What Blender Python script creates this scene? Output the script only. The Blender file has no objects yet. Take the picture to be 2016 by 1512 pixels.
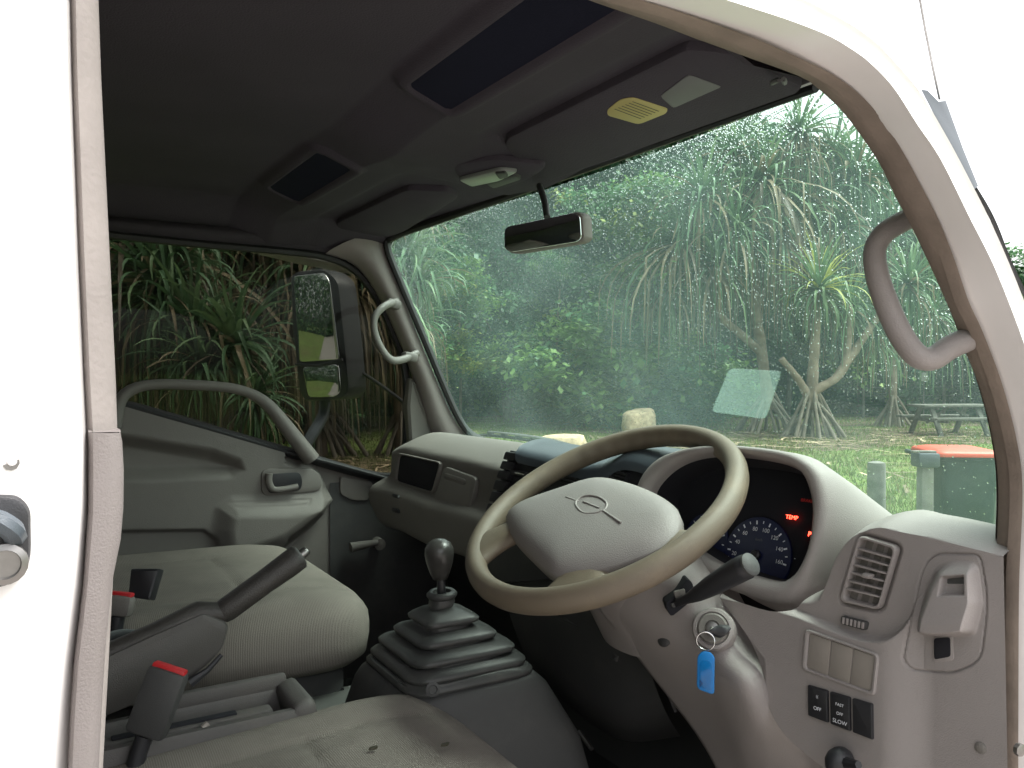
import bpy, bmesh, math, random
import numpy as np
from mathutils import Vector, Matrix, Quaternion
random.seed(7); rng = np.random.default_rng(7)
rad = math.radians
# ------------------------------------------------------------------ camera, sky, sun, exposure
S = bpy.context.scene
COL = S.collection
YAW, PITCH, FPX = rad(31.2), math.atan(26/1600), 1600.0       # surveyed from the photograph (2016 px wide)
CAM = np.array([0.0, 0.0, 1.62])
_f0 = np.array([math.sin(YAW), math.cos(YAW), 0]); RT = np.array([math.cos(YAW), -math.sin(YAW), 0])
FW = _f0*math.cos(PITCH) - np.array([0, 0, 1])*math.sin(PITCH); UP = np.cross(RT, FW)
cd = bpy.data.cameras.new('camera'); cam = bpy.data.objects.new('camera', cd); COL.objects.link(cam)
cam.matrix_world = Matrix(((RT[0], UP[0], -FW[0], CAM[0]), (RT[1], UP[1], -FW[1], CAM[1]), (RT[2], UP[2], -FW[2], CAM[2]), (0, 0, 0, 1)))
cd.sensor_width = 36; cd.lens = 36*FPX/2016; cd.clip_start = .02; cd.clip_end = 2000
S.camera = cam
W = bpy.data.worlds.new('World'); S.world = W; W.use_nodes = True
wn, wl = W.node_tree.nodes, W.node_tree.links
bg = wn['Background']; sky = wn.new('ShaderNodeTexSky'); sky.sky_type = 'NISHITA'; sky.sun_disc = False
SUN_EL, SUN_AZ = 62, 115            # sun behind the cloud, high and over the driver's side
sky.sun_elevation = rad(SUN_EL); sky.sun_rotation = rad(SUN_AZ); sky.air_density = 1.0; sky.dust_density = 4.0
hs = wn.new('ShaderNodeHueSaturation'); hs.inputs['Saturation'].default_value = .12; hs.inputs['Value'].default_value = 1.0
wl.new(sky.outputs[0], hs.inputs['Color']); wl.new(hs.outputs[0], bg.inputs[0]); bg.inputs[1].default_value = .15
sd = bpy.data.lights.new('sun', 'SUN'); sd.energy = 1.5; sd.angle = rad(30); sd.color = (1, .97, .93)
sun = bpy.data.objects.new('sun', sd); COL.objects.link(sun)
_sv = Vector((math.sin(rad(SUN_AZ))*math.cos(rad(SUN_EL)), math.cos(rad(SUN_AZ))*math.cos(rad(SUN_EL)), math.sin(rad(SUN_EL))))
sun.rotation_euler = _sv.to_track_quat('Z', 'Y').to_euler()
S.view_settings.view_transform = 'Standard'; S.view_settings.look = 'None'; S.view_settings.gamma = 1
S.view_settings.use_curve_mapping = False; S.view_settings.exposure = 1.6
cy = S.cycles; cy.max_bounces = 10; cy.diffuse_bounces = 5; cy.transparent_max_bounces = 40; cy.glossy_bounces = 4
cy.transmission_bounces = 8; cy.use_denoising = True; cy.caustics_reflective = False
# ------------------------------------------------------------------ survey: photograph pixel -> place
def ray(px, py): return FW + RT*((px-1008)/FPX) - UP*((py-756)/FPX)
def pt(px, py, **k):
    r = ray(px, py); (a, v), = k.items()
    t = v if a == 'd' else (v-CAM['xyz'.index(a)])/r['xyz'.index(a)]
    return CAM + r*t
class Chart:
    """a plane of the cab; (px, py, off) gives the point seen there, off metres above the plane"""
    def __init__(s, o, n):
        s.o = np.asarray(o, float); s.n = np.asarray(n, float)/np.linalg.norm(n)
    def __call__(s, px, py, off=0.0):
        px = np.asarray(px, float)[..., None]; py = np.asarray(py, float)[..., None]
        r = FW + RT*((px-1008)/FPX) - UP*((py-756)/FPX)
        t = ((s.o-CAM)@s.n)/(r@s.n)
        return CAM + r*t[..., None] + s.n*np.asarray(off, float)[..., None]
# ------------------------------------------------------------------ objects
WO = {}
def thing(name, label, cat, loc=(0, 0, 0), rz=0, group=None, kind=None):
    o = bpy.data.objects.new(name, None); COL.objects.link(o); o.location = loc; o.rotation_euler = (0, 0, rz)
    o.empty_display_size = .1; WO[o.name] = Vector(loc); tag(o, label, cat, group, kind); return o
def tag(o, label=None, cat=None, group=None, kind=None):
    for k, v in (('label', label), ('category', cat), ('group', group), ('kind', kind)):
        if v: o[k] = v
    return o
def grp(name, loc, parent):
    """an Empty that is a part and holds sub-parts"""
    o = thing(name, None, None, tuple(loc)); o.parent = parent; o.location = WO[o.name]-WO[parent.name]; return o
def mesh_(name, V, F, mat, smooth=40, crease=None):
    me = bpy.data.meshes.new(name); me.from_pydata([tuple(map(float, v)) for v in V], [], F)
    bm = bmesh.new(); bm.from_mesh(me); bmesh.ops.recalc_face_normals(bm, faces=bm.faces); bm.to_mesh(me); bm.free()
    if smooth:
        me.polygons.foreach_set('use_smooth', [True]*len(me.polygons)); me.set_sharp_from_angle(angle=rad(smooth))
    if mat: me.materials.append(mat)
    return me
def obj(name, V, F, mat, parent=None, smooth=40, kind=None, label=None):
    """world-space verts -> one mesh object whose origin is its own centre"""
    V = np.asarray(V, float); c = (V.min(0)+V.max(0))/2
    me = mesh_(name, V-c, F, mat, smooth)
    o = bpy.data.objects.new(name, me); COL.objects.link(o); WO[o.name] = Vector(c)
    if parent is not None: o.parent = parent; o.location = Vector(c)-WO[parent.name]
    else: o.location = c
    if kind: o['kind'] = kind
    if label: o['label'] = label
    return o
def joined(*parts):
    V, F = [], []
    for v, f in parts:
        b = len(V); V.extend([tuple(x) for x in v]); F.extend([tuple(i+b for i in q) for q in f])
    return V, F
def loft(loops, closed=True, cap0=False, cap1=False, ring=False):
    n = len(loops[0]); V = [tuple(p) for l in loops for p in l]; F = []; m = len(loops)
    for i in range(m if ring else m-1):
        for j in range(n if closed else n-1):
            a, b = i*n+j, i*n+(j+1) % n; c, d = ((i+1) % m)*n+(j+1) % n, ((i+1) % m)*n+j
            F.append((a, b, c, d))
    if cap0: F.append(tuple(range(n))[::-1])
    if cap1: F.append(tuple(range((m-1)*n, m*n)))
    return V, F
def arr(p): return np.array([np.asarray(q, float) for q in p])
def cr(P, n, closed=False):
    """Catmull-Rom through P, n samples, even by length"""
    P = arr(P); m = len(P)
    if closed: Q = np.vstack([P[-1], P, P[0], P[1]])
    else: Q = np.vstack([2*P[0]-P[1], P, 2*P[-1]-P[-2]])
    out = []
    for i in range(m if closed else m-1):
        p0, p1, p2, p3 = Q[i:i+4]
        for t in np.linspace(0, 1, 14, endpoint=False):
            out.append(.5*(2*p1+(p2-p0)*t+(2*p0-5*p1+4*p2-p3)*t*t+(3*p1-p0-3*p2+p3)*t**3))
    out.append(P[0] if closed else P[-1]); return rs(out, n, False if not closed else 'dup')
def rs(P, n, closed=False):
    P = arr(P)
    if closed is True: P = np.vstack([P, P[:1]])
    L = np.r_[0, np.cumsum(np.linalg.norm(np.diff(P, axis=0), axis=1))]
    t = np.linspace(0, L[-1], n, endpoint=not closed)
    return np.stack([np.interp(t, L, P[:, k]) for k in range(P.shape[1])], 1)
def rp(P, r, n=5):
    """polygon with rounded corners"""
    P = arr(P); out = []; m = len(P)
    for i in range(m):
        a, b, c = P[i-1], P[i], P[(i+1) % m]; ri = r[i] if hasattr(r, '__len__') else r
        la, lc = np.linalg.norm(a-b), np.linalg.norm(c-b); k = min(ri, la*.48, lc*.48)
        p, q = b+(a-b)/la*k, b+(c-b)/lc*k
        for t in np.linspace(0, 1, n): out.append((1-t)**2*p+2*t*(1-t)*b+t*t*q)
    return np.array(out)
def inset(L, n, a):
    L = arr(L); n = np.asarray(n, float); nx = np.roll(L, -1, 0)-L; pv = L-np.roll(L, 1, 0)
    def s(e):
        q = np.cross(n, e); return q/(np.linalg.norm(q, axis=1)[:, None]+1e-12)
    w = s(nx)+s(pv); w /= np.linalg.norm(w, axis=1)[:, None]+1e-12
    area = np.cross(L-L.mean(0), nx).sum(0)@n
    return L + w*a*(1 if area > 0 else -1)
def plate(name, poly, ch, h0, h1, bev, mat, parent, dish=0, **k):
    """a slab on a chart: poly in photograph pixels, from h0 to h1 above the plane, rounded rim"""
    P = arr(poly); B = ch(P[:, 0], P[:, 1], 0.0); n = ch.n
    loops = [B+n*h0, B+n*(h1-bev), inset(B, n, bev*.3)+n*(h1-bev*.3), inset(B, n, bev)+n*h1]
    if dish: loops += [inset(B, n, bev*1.8)+n*(h1+dish*.6), inset(B, n, bev*3.0)+n*(h1+dish)]
    return obj(name, *loft(loops, cap0=True, cap1=True), mat, parent, **k)
def bezel(name, outer, inner, ch, h0, h1, depth, mat, parent, floor=None, **k):
    """a frame with an opening; both polygons carry the same number of points"""
    O = arr(outer); I = arr(inner); n = ch.n; A = ch(O[:, 0], O[:, 1]); B = ch(I[:, 0], I[:, 1])
    loops = [A+n*h0, A+(B-A)*.12+n*(h1*.8+h0*.2), A+(B-A)*.35+n*h1, A+(B-A)*.8+n*h1, B+n*(h1*.85+depth*.15), inset(B, n, .001)+n*depth]
    return obj(name, *loft(loops, cap1=bool(floor)), mat, parent, **k)
def frames(P, closed=False):
    P = arr(P); T = np.gradient(P, axis=0) if not closed else np.roll(P, -1, 0)-np.roll(P, 1, 0)
    T /= np.linalg.norm(T, axis=1)[:, None]+1e-12
    u = np.cross(T[0], [0.31, .2, .93]); u /= np.linalg.norm(u); U = []
    for t in T:
        u = u-t*(u@t); u /= np.linalg.norm(u); U.append(u.copy())
    return P, T, np.array(U), np.cross(T, np.array(U))
def tube(P, r, seg=12, closed=False, cap=True, sx=1.0, up=None):
    P, T, U, B = frames(P, closed)
    if up is not None:
        U = np.cross(T, np.asarray(up, float)); U /= np.linalg.norm(U, axis=1)[:, None]; B = np.cross(T, U)
    r = np.broadcast_to(np.asarray(r, float), (len(P),)); a = np.linspace(0, 2*math.pi, seg, endpoint=False)
    L = [P[i]+r[i]*(np.cos(a)[:, None]*U[i]*sx+np.sin(a)[:, None]*B[i]) for i in range(len(P))]
    return loft(L, cap0=cap and not closed, cap1=cap and not closed, ring=closed)
def lathe(prof, o, ax, seg=24):
    """prof: (radius, height) list turned about ax at o"""
    ax = np.asarray(ax, float); ax = ax/np.linalg.norm(ax); u = np.cross(ax, [.3, .9, .2]); u /= np.linalg.norm(u); w = np.cross(ax, u)
    a = np.linspace(0, 2*math.pi, seg, endpoint=False)
    return loft([np.asarray(o)+ax*h+max(r, 1e-5)*(np.cos(a)[:, None]*u+np.sin(a)[:, None]*w) for r, h in prof], cap0=True, cap1=True)
def grid(G, thick=0, n=None):
    """G[i][j] points -> sheet; thick pushes a second skin along -n so the sheet has a real thickness"""
    G = np.asarray(G, float); a, b = G.shape[:2]
    V = G.reshape(-1, 3); F = [(i*b+j, i*b+j+1, (i+1)*b+j+1, (i+1)*b+j) for i in range(a-1) for j in range(b-1)]
    return V, F
def spl(G, nu, nv):
    """smooth sheet through a coarse net of points"""
    G = [cr(r, nv) for r in G]; G = np.array(G)
    return np.stack([cr(G[:, j], nu) for j in range(nv)], 1)
def box(c, s, rot=None, bev=.004):
    """rounded box centre c, size s"""
    hx, hy, hz = [q/2 for q in s]; b = min(bev, hx*.9, hy*.9, hz*.9)
    L = []
    for z, k in ((-hz, b), (-hz+b*.3, b*.3), (-hz+b, 0), (hz-b, 0), (hz-b*.3, b*.3), (hz, b)):
        L.append(np.array([(x, y, z) for x, y in rp([(-hx+k, -hy+k), (hx-k, -hy+k), (hx-k, hy-k), (-hx+k, hy-k)], b, 3)]))
    V, F = loft(L, cap0=True, cap1=True); V = np.array(V)
    if rot is not None: V = V@np.array(rot.to_3x3() if hasattr(rot, 'to_3x3') else rot).T
    return V+np.asarray(c), F
def ell(c, r, seg=16, rot=None):
    a = np.linspace(0, 2*math.pi, seg, endpoint=False); L = []
    for t in np.linspace(-.5, .5, seg//2+1)*math.pi:
        L.append(np.stack([r[0]*np.cos(a)*max(math.cos(t), 1e-3), r[1]*np.sin(a)*max(math.cos(t), 1e-3), np.full(seg, r[2]*math.sin(t))], 1))
    V, F = loft(L, cap0=True, cap1=True); V = np.array(V)
    if rot is not None: V = V@np.array(rot).T
    return V+np.asarray(c), F
def sdp(X, Y, poly):
    """signed distance to a polygon (pixels, negative inside)"""
    P = arr(poly); d = np.full(X.shape, 1e9); ins = np.zeros(X.shape, bool)
    for (ax, ay), (bx, by) in zip(P, np.roll(P, -1, 0)):
        ex, ey = bx-ax, by-ay; wx, wy = X-ax, Y-ay
        t = np.clip((wx*ex+wy*ey)/(ex*ex+ey*ey+1e-9), 0, 1); d = np.minimum(d, np.hypot(wx-ex*t, wy-ey*t))
        cnd = (ay > Y) != (by > Y); ins ^= cnd & (X < ex*(Y-ay)/(ey if abs(ey) > 1e-9 else 1e-9)+ax)
    return np.where(ins, -d, d)
def sst(a, b, x):
    t = np.clip((x-a)/(b-a), 0, 1); return t*t*(3-2*t)
def relief(name, ch, top, bot, nu, nv, f, mat, parent, **k):
    """sheet on a chart ruled between two pixel curves, with heights f(px, py)"""
    A, B = cr(top, nv), cr(bot, nv); t = np.linspace(0, 1, nu)[:, None, None]
    Q = A*(1-t)+B*t; X, Y = Q[..., 0], Q[..., 1]
    return obj(name, *grid(ch(X, Y, f(X, Y))), mat, parent, **k)
def text_mesh(s, size):
    cu = bpy.data.curves.new('lettering', 'FONT'); cu.body = s; cu.size = size; cu.align_x = 'CENTER'; cu.align_y = 'CENTER'
    o = bpy.data.objects.new('lettering', cu); me = bpy.data.meshes.new_from_object(o)
    V = np.array([v.co[:] for v in me.vertices]); F = [tuple(p.vertices) for p in me.polygons]
    bpy.data.objects.remove(o); bpy.data.curves.remove(cu); bpy.data.meshes.remove(me)
    return V.reshape(-1, 3), F
def put_text(s, size, o, ex, ey):
    V, F = text_mesh(s, size); ex = np.asarray(ex); ey = np.asarray(ey)
    return np.asarray(o)+V[:, :1]*ex+V[:, 1:2]*ey, F
# ------------------------------------------------------------------ materials
MC = {}
def mat(name, col, rough=.5, grain=0, gs=900, var=.08, vs=6, spec=.5, metal=0, coat=0, stain=None):
    """principled with uneven colour, grain relief and optional grime of its own"""
    m = bpy.data.materials.new(name); m.use_nodes = True; N, L = m.node_tree.nodes, m.node_tree.links; b = N['Principled BSDF']
    b.inputs['Roughness'].default_value = rough; b.inputs['Metallic'].default_value = metal
    b.inputs['Specular IOR Level'].default_value = spec; b.inputs['Coat Weight'].default_value = coat
    tc = N.new('ShaderNodeTexCoord'); nz = N.new('ShaderNodeTexNoise'); nz.inputs['Scale'].default_value = vs; nz.inputs['Detail'].default_value = 6
    geo = N.new('ShaderNodeNewGeometry'); L.new(geo.outputs['Position'], nz.inputs['Vector'])
    r = N.new('ShaderNodeValToRGB'); c = np.array(col)
    r.color_ramp.elements[0].position = .3; r.color_ramp.elements[1].position = .7
    r.color_ramp.elements[0].color = (*np.clip(c*(1-var), 0, 1), 1); r.color_ramp.elements[1].color = (*np.clip(c*(1+var), 0, 1), 1)
    L.new(nz.outputs['Fac'], r.inputs[0]); out = r.outputs[0]
    if stain:
        sc, amt, scol = stain; n2 = N.new('ShaderNodeTexNoise'); n2.inputs['Scale'].default_value = sc; n2.inputs['Detail'].default_value = 8; n2.inputs['Roughness'].default_value = .65
        L.new(geo.outputs['Position'], n2.inputs['Vector']); mr = N.new('ShaderNodeMapRange'); mr.inputs[1].default_value = .5; mr.inputs[2].default_value = .72; mr.inputs[4].default_value = amt
        L.new(n2.outputs['Fac'], mr.inputs[0]); mx = N.new('ShaderNodeMix'); mx.data_type = 'RGBA'; L.new(mr.outputs[0], mx.inputs[0]); L.new(out, mx.inputs[6]); mx.inputs[7].default_value = (*scol, 1); out = mx.outputs[2]
    L.new(out, b.inputs['Base Color'])
    if grain:
        n3 = N.new('ShaderNodeTexNoise'); n3.inputs['Scale'].default_value = gs; n3.inputs['Detail'].default_value = 2; L.new(geo.outputs['Position'], n3.inputs['Vector'])
        bp = N.new('ShaderNodeBump'); bp.inputs['Strength'].default_value = grain; bp.inputs['Distance'].default_value = .001; L.new(n3.outputs['Fac'], bp.inputs['Height']); L.new(bp.outputs[0], b.inputs['Normal'])
    MC[name] = m; return m
def fabric(name, col, dark, axis='X', rib=180, band=0):
    m = mat(name, col, .95, 0, var=.1, vs=14, spec=.15, stain=(9, .45, tuple(np.array(col)*.55)))
    N, L = m.node_tree.nodes, m.node_tree.links; b = N['Principled BSDF']; geo = N.new('ShaderNodeNewGeometry')
    w = N.new('ShaderNodeTexWave'); w.bands_direction = axis; w.inputs['Scale'].default_value = rib; w.inputs['Distortion'].default_value = 1.2; w.inputs['Detail'].default_value = 2
    w.inputs['Detail Scale'].default_value = 3
    L.new(geo.outputs['Position'], w.inputs['Vector']); n = N.new('ShaderNodeTexNoise'); n.inputs['Scale'].default_value = 700; L.new(geo.outputs['Position'], n.inputs['Vector'])
    ad = N.new('ShaderNodeMath'); ad.operation = 'MULTIPLY_ADD'; L.new(w.outputs['Fac'], ad.inputs[0]); ad.inputs[1].default_value = .6; L.new(n.outputs['Fac'], ad.inputs[2])
    bp = N.new('ShaderNodeBump'); bp.inputs['Strength'].default_value = .38; bp.inputs['Distance'].default_value = .002; L.new(ad.outputs[0], bp.inputs['Height']); L.new(bp.outputs[0], b.inputs['Normal'])
    src = b.inputs['Base Color'].links[0].from_socket; mx = N.new('ShaderNodeMix'); mx.data_type = 'RGBA'; mr = N.new('ShaderNodeMapRange'); mr.inputs[3].default_value = .35; mr.inputs[4].default_value = 0
    L.new(w.outputs['Fac'], mr.inputs[0]); L.new(mr.outputs[0], mx.inputs[0]); L.new(src, mx.inputs[6]); mx.inputs[7].default_value = (*dark, 1); L.new(mx.outputs[2], b.inputs['Base Color'])
    return m
def glass(name, tint, dirt=.0, dcol=(.8, .85, .82), refl=.04, ds=3.0):
    m = bpy.data.materials.new(name); m.use_nodes = True; N, L = m.node_tree.nodes, m.node_tree.links; N.remove(N['Principled BSDF'])
    t = N.new('ShaderNodeBsdfTransparent'); t.inputs[0].default_value = (*tint, 1); out = t.outputs[0]
    if dirt:
        df = N.new('ShaderNodeBsdfDiffuse'); df.inputs[0].default_value = (*dcol, 1); tl = N.new('ShaderNodeBsdfTranslucent'); tl.inputs[0].default_value = (*dcol, 1)
        ms = N.new('ShaderNodeMixShader'); ms.inputs[0].default_value = .7; L.new(df.outputs[0], ms.inputs[1]); L.new(tl.outputs[0], ms.inputs[2])
        geo = N.new('ShaderNodeNewGeometry'); nz = N.new('ShaderNodeTexNoise'); nz.inputs['Scale'].default_value = ds; nz.inputs['Detail'].default_value = 7; nz.inputs['Roughness'].default_value = .6
        L.new(geo.outputs['Position'], nz.inputs['Vector']); mr = N.new('ShaderNodeMapRange'); mr.inputs[1].default_value = .3; mr.inputs[2].default_value = .75; mr.inputs[3].default_value = dirt*.35; mr.inputs[4].default_value = dirt*1.6
        L.new(nz.outputs['Fac'], mr.inputs[0]); m2 = N.new('ShaderNodeMixShader'); L.new(mr.outputs[0], m2.inputs[0]); L.new(out, m2.inputs[1]); L.new(ms.outputs[0], m2.inputs[2]); out = m2.outputs[0]
    gl = N.new('ShaderNodeBsdfGlossy'); gl.inputs['Roughness'].default_value = .02; lw = N.new('ShaderNodeLayerWeight'); lw.inputs[0].default_value = .5
    pw = N.new('ShaderNodeMath'); pw.operation = 'POWER'; L.new(lw.outputs['Facing'], pw.inputs[0]); pw.inputs[1].default_value = 5
    ma = N.new('ShaderNodeMath'); ma.operation = 'MULTIPLY_ADD'; L.new(pw.outputs[0], ma.inputs[0]); ma.inputs[1].default_value = min(.9, refl*12); ma.inputs[2].default_value = refl
    m3 = N.new('ShaderNodeMixShader'); L.new(ma.outputs[0], m3.inputs[0]); L.new(out, m3.inputs[1]); L.new(gl.outputs[0], m3.inputs[2]); L.new(m3.outputs[0], N['Material Output'].inputs[0])
    return m
def emis(name, col, s):
    m = bpy.data.materials.new(name); m.use_nodes = True; b = m.node_tree.nodes['Principled BSDF']; b.inputs['Base Color'].default_value = (*col, 1)
    b.inputs['Emission Color'].default_value = (*col, 1); b.inputs['Emission Strength'].default_value = s; return m
M = dict(
 paint=mat('white_paint', (.78, .75, .74), .28, 0, var=.02, spec=.5, coat=.4, stain=(5, .12, (.5, .45, .4))),
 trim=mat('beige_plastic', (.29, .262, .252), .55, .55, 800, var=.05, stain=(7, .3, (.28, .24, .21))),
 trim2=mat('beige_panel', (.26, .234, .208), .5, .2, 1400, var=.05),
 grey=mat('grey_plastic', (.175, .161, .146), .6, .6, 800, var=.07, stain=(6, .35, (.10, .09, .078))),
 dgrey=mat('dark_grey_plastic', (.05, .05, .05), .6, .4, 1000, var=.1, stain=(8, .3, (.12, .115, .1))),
 black=mat('black_plastic', (.022, .022, .025), .45, .2, 1200, var=.12),
 hood=mat('slate_plastic', (.07, .085, .10), .42, .2, 1500, var=.06),
 void=mat('dark_cavity', (.008, .008, .012), .9, var=.1),  # near-black colour stands in for the shade inside slots and openings
 liner=mat('headliner_cloth', (.068, .06, .072), .95, .9, 420, var=.07, spec=.1),
 navy=mat('dark_pocket_cloth', (.017, .018, .031), .95, .3, 500, spec=.1),
 rim=mat('tan_rim_leatherette', (.15, .121, .087), .5, .4, 1500, var=.05, stain=(14, .4, (.27, .21, .14))),
 seal=mat('door_seal_rubber', (.25, .222, .208), .8, .4, 300, var=.1, vs=30),
 scuff=mat('sill_trim_plastic', (.19, .168, .162), .5, .3, 900, var=.06, stain=(9, .3, (.14, .12, .11))),
 seald=mat('grimy_door_seal', (.225, .18, .148), .8, .4, 300, var=.15, vs=25, stain=(11, .6, (.14, .11, .09))),
 rubber=mat('black_rubber', (.015, .015, .016), .6, .2, 500),
 boot=mat('gaiter_rubber', (.05, .051, .05), .45, .3, 600, var=.15, stain=(15, .45, (.11, .105, .095))),
 chrome=mat('bright_metal', (.7, .7, .7), .2, metal=1, var=.03),
 steel=mat('dull_steel', (.3, .29, .28), .4, metal=1, var=.2, vs=60),
 floor=mat('floor_mat_rubber', (.02, .02, .02), .85, .6, 300, var=.2),
 blue=mat('blue_tag_plastic', (.0, .16, .46), .3, 0, var=.1, vs=60),
 red=mat('red_button', (.5, .02, .025), .4, var=.05),
 label=mat('yellow_label', (.45, .37, .14), .6, var=.06),
 pale=mat('pale_label', (.14, .135, .14), .7, var=.06),
 print=mat('white_print', (.85, .87, .92), .6, var=.02),
 ink=mat('dark_print', (.04, .035, .02), .6, var=.02),
 dial=mat('dial_face', (.005, .009, .05), .35, var=.1),
 seat=fabric('seat_cloth', (.21, .19, .167), (.10, .088, .076), 'X', 120),
 mirror=mat('mirror_glass', (.75, .78, .77), .02, metal=1, var=.01),
)
M['pad'] = mat('airbag_pad_plastic', (.23, .208, .20), .58, .55, 800, var=.05, stain=(9, .3, (.22, .19, .17)))
M['grey2'] = mat('handle_plastic', (.13, .122, .112), .5, .2, 1200, var=.06)
M['shroud'] = mat('brake_shroud_plastic', (.075, .07, .066), .6, .5, 700, var=.1, stain=(9, .4, (.12, .105, .09)))
M['grip'] = mat('brake_grip_rubber', (.04, .036, .033), .5, .8, 500, var=.15, stain=(20, .4, (.08, .07, .06)))
M['vinyl'] = mat('floor_vinyl', (.10, .103, .097), .6, .3, 500, var=.12, stain=(9, .3, (.06, .06, .055)))
M['lamp'] = mat('dome_lens', (.22, .24, .22), .3, var=.04)
M['ws'] = glass('windscreen_glass', (.78, .94, .85), .068, (.56, .88, .78))
M['tint'] = glass('tinted_glass', (.38, .385, .36), .005, refl=.008)
M['warn'] = emis('warning_light', (1, .04, .02), 6); M['warn2'] = emis('dim_warning_light', (.10, .004, .003), .4)
# ------------------------------------------------------------------ the truck cab (X forward, Y to the passenger side, Z up)
T = thing('truck', 'white truck cab with beige interior and tan steering wheel, driver door open', 'truck', (.4, 1.19, 0))
def interp(x, xs, ys): return np.interp(x, xs, ys)
def lin(x0, x1, n): return np.linspace(x0, x1, n)
# --- windscreen edges
wtop = [pt(770+830*t, 468-293*t, x=.79+.03*math.sin(math.pi*t)-.008*(1-t)) for t in lin(0, 1, 9)]
wtop = [np.array([p[0], p[1], 1.946]) for p in wtop] + [np.array([.762, .50, 1.915]), np.array([.752, .47, 1.885])]
wbot = [np.array([1.012+.05*math.sin(math.pi*t), 1.87-1.42*t, 1.40]) for t in lin(0, 1, 10)]
WT, WB = cr([wtop[0]+np.array([-.012, .07, -.004])]+wtop, 40), cr([wbot[0]+np.array([-.02, .07, 0])]+wbot, 40)
ws = grp('windscreen', (.9, 1.19, 1.65), T)
gs = np.stack([WT*(1-t)+WB*t + np.array([.018*math.sin(math.pi*t), 0, 0]) for t in lin(0, 1, 14)])
obj('glass_sheet', *grid(gs), M['ws'], ws)
nrm_ws = np.array([.9, 0, .42])
# raindrops on the outside: one lens mesh, thousands of little copies joined
def drop_mesh():
    V, F = [], []
    def add(p, r, up):
        e1 = np.array([0, 1, 0.]); e2 = np.cross(up, e1); b = len(V); a = np.linspace(0, 2*math.pi, 7)[:-1]+random.random()
        st = 1+random.random()*.3
        for rr, h in ((1, 0.0), (.72, .42)):
            for t in a: V.append(p+up*h*r*.9+(e1*math.cos(t)+e2*math.sin(t)*st)*r*rr)
        V.append(p+up*r*.55)
        for j in range(6): F.append((b+j, b+(j+1) % 6, b+6+(j+1) % 6, b+6+j)); F.append((b+6+j, b+6+(j+1) % 6, b+12))
        F.append(tuple(range(b, b+6))[::-1])
    up = nrm_ws/np.linalg.norm(nrm_ws)
    for i in range(36000):
        s, t = random.random(), random.random()**1.7
        if random.random() > (1.0-.75*t)*(.55+.45*math.sin(9*s+4*t)*math.sin(17*s*t+2)): continue
        a, b = int(s*38), int(t*12); fs, ft = s*38-a, t*12-b
        p = (gs[b, a]*(1-fs)*(1-ft)+gs[b, a+1]*fs*(1-ft)+gs[b+1, a]*(1-fs)*ft+gs[b+1, a+1]*fs*ft)+up*.0012
        add(p, random.choice([.0005, .0006, .0006, .0007, .0008, .0008, .0010, .0012]), up)
    return V, F
MW = bpy.data.materials.new('rain_water'); MW.use_nodes = True; _n = MW.node_tree.nodes; _n.remove(_n['Principled BSDF'])
_g = _n.new('ShaderNodeBsdfGlass'); _g.inputs['IOR'].default_value = 1.33; _g.inputs['Roughness'].default_value = 0; MW.node_tree.links.new(_g.outputs[0], _n['Material Output'].inputs[0])
obj('raindrops', *drop_mesh(), MW, ws, smooth=60, kind='stuff')
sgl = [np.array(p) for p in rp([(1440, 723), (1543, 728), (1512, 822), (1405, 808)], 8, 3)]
def on_ws(px, py, off=-.004):
    """where a sight line meets the windscreen sheet"""
    ch = Chart((WT[28]+WB[28])/2+np.array([.018, 0, 0]), np.cross(WT[34]-WT[24], WB[28]-WT[28]))
    p = ch(px, py); return p+np.array([-.92, 0, -.38])*abs(off)
MRFL = glass('reflection_film', (.88, .94, .91), .10, (.75, .92, .88), ds=.6)  # pale film on the glass imitates a reflection in the windscreen
L0 = on_ws(arr(sgl)[:, 0], arr(sgl)[:, 1], .006); obj('painted_reflection', *loft([L0, L0+np.array([.0015, 0, .0006])], cap0=True, cap1=True), MRFL, ws)
# black seal round the windscreen (visible lines) and header edge
sealL = cr([pt(*p, y=1.875) for p in [(763, 470), (764, 494), (788, 555), (838, 674), (886, 788), (912, 838), (937, 861), (985, 880)]], 40)
sealT = cr([pt(763, 472, y=1.875)]+[pt(770+(1606-770)*t, 466-293*t, x=.785+.03*math.sin(math.pi*t)-.008*(1-t)) for t in lin(0.03, 1, 12)], 40)
obj('seal', *tube(sealL, .011, 8, sx=.8), M['rubber'], ws); obj('seal', *tube(sealT, np.linspace(.010, .0055, 40), 8), M['rubber'], ws)
# --- headliner: one moulded sheet with two overhead pockets
xs = np.r_[lin(-.35, .36, 10), lin(.38, .56, 46), lin(.57, .79, 34)]; ys = np.r_[lin(.455, .58, 14), lin(.59, 1.10, 90), lin(1.11, 1.25, 12), lin(1.26, 1.74, 84), lin(1.75, 1.955, 18)]
X, Y = np.meshgrid(xs, ys, indexing='ij')
def rrect(X, Y, x0, x1, y0, y1, r):
    dx = np.abs(X-(x0+x1)/2)-(x1-x0)/2+r; dy = np.abs(Y-(y0+y1)/2)-(y1-y0)/2+r
    return np.minimum(np.maximum(dx, dy), 0)+np.hypot(np.maximum(dx, 0), np.maximum(dy, 0))-r
Z = np.interp(X, [-.35, .41, .5, .6, .68, .79], [2.0, 2.0, 1.966, 1.968, 1.962, 1.952])
Z = Z-.105*(1-sst(.45, .56, Y))-.05*sst(1.80, 1.955, Y)**1.5
Z = Z+.012*np.exp(-((Y-1.19)/.09)**2)*sst(.3, .5, X)*-1
PK = ((.43, .492, .60, .972), (.43, .492, 1.335, 1.655))
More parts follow.
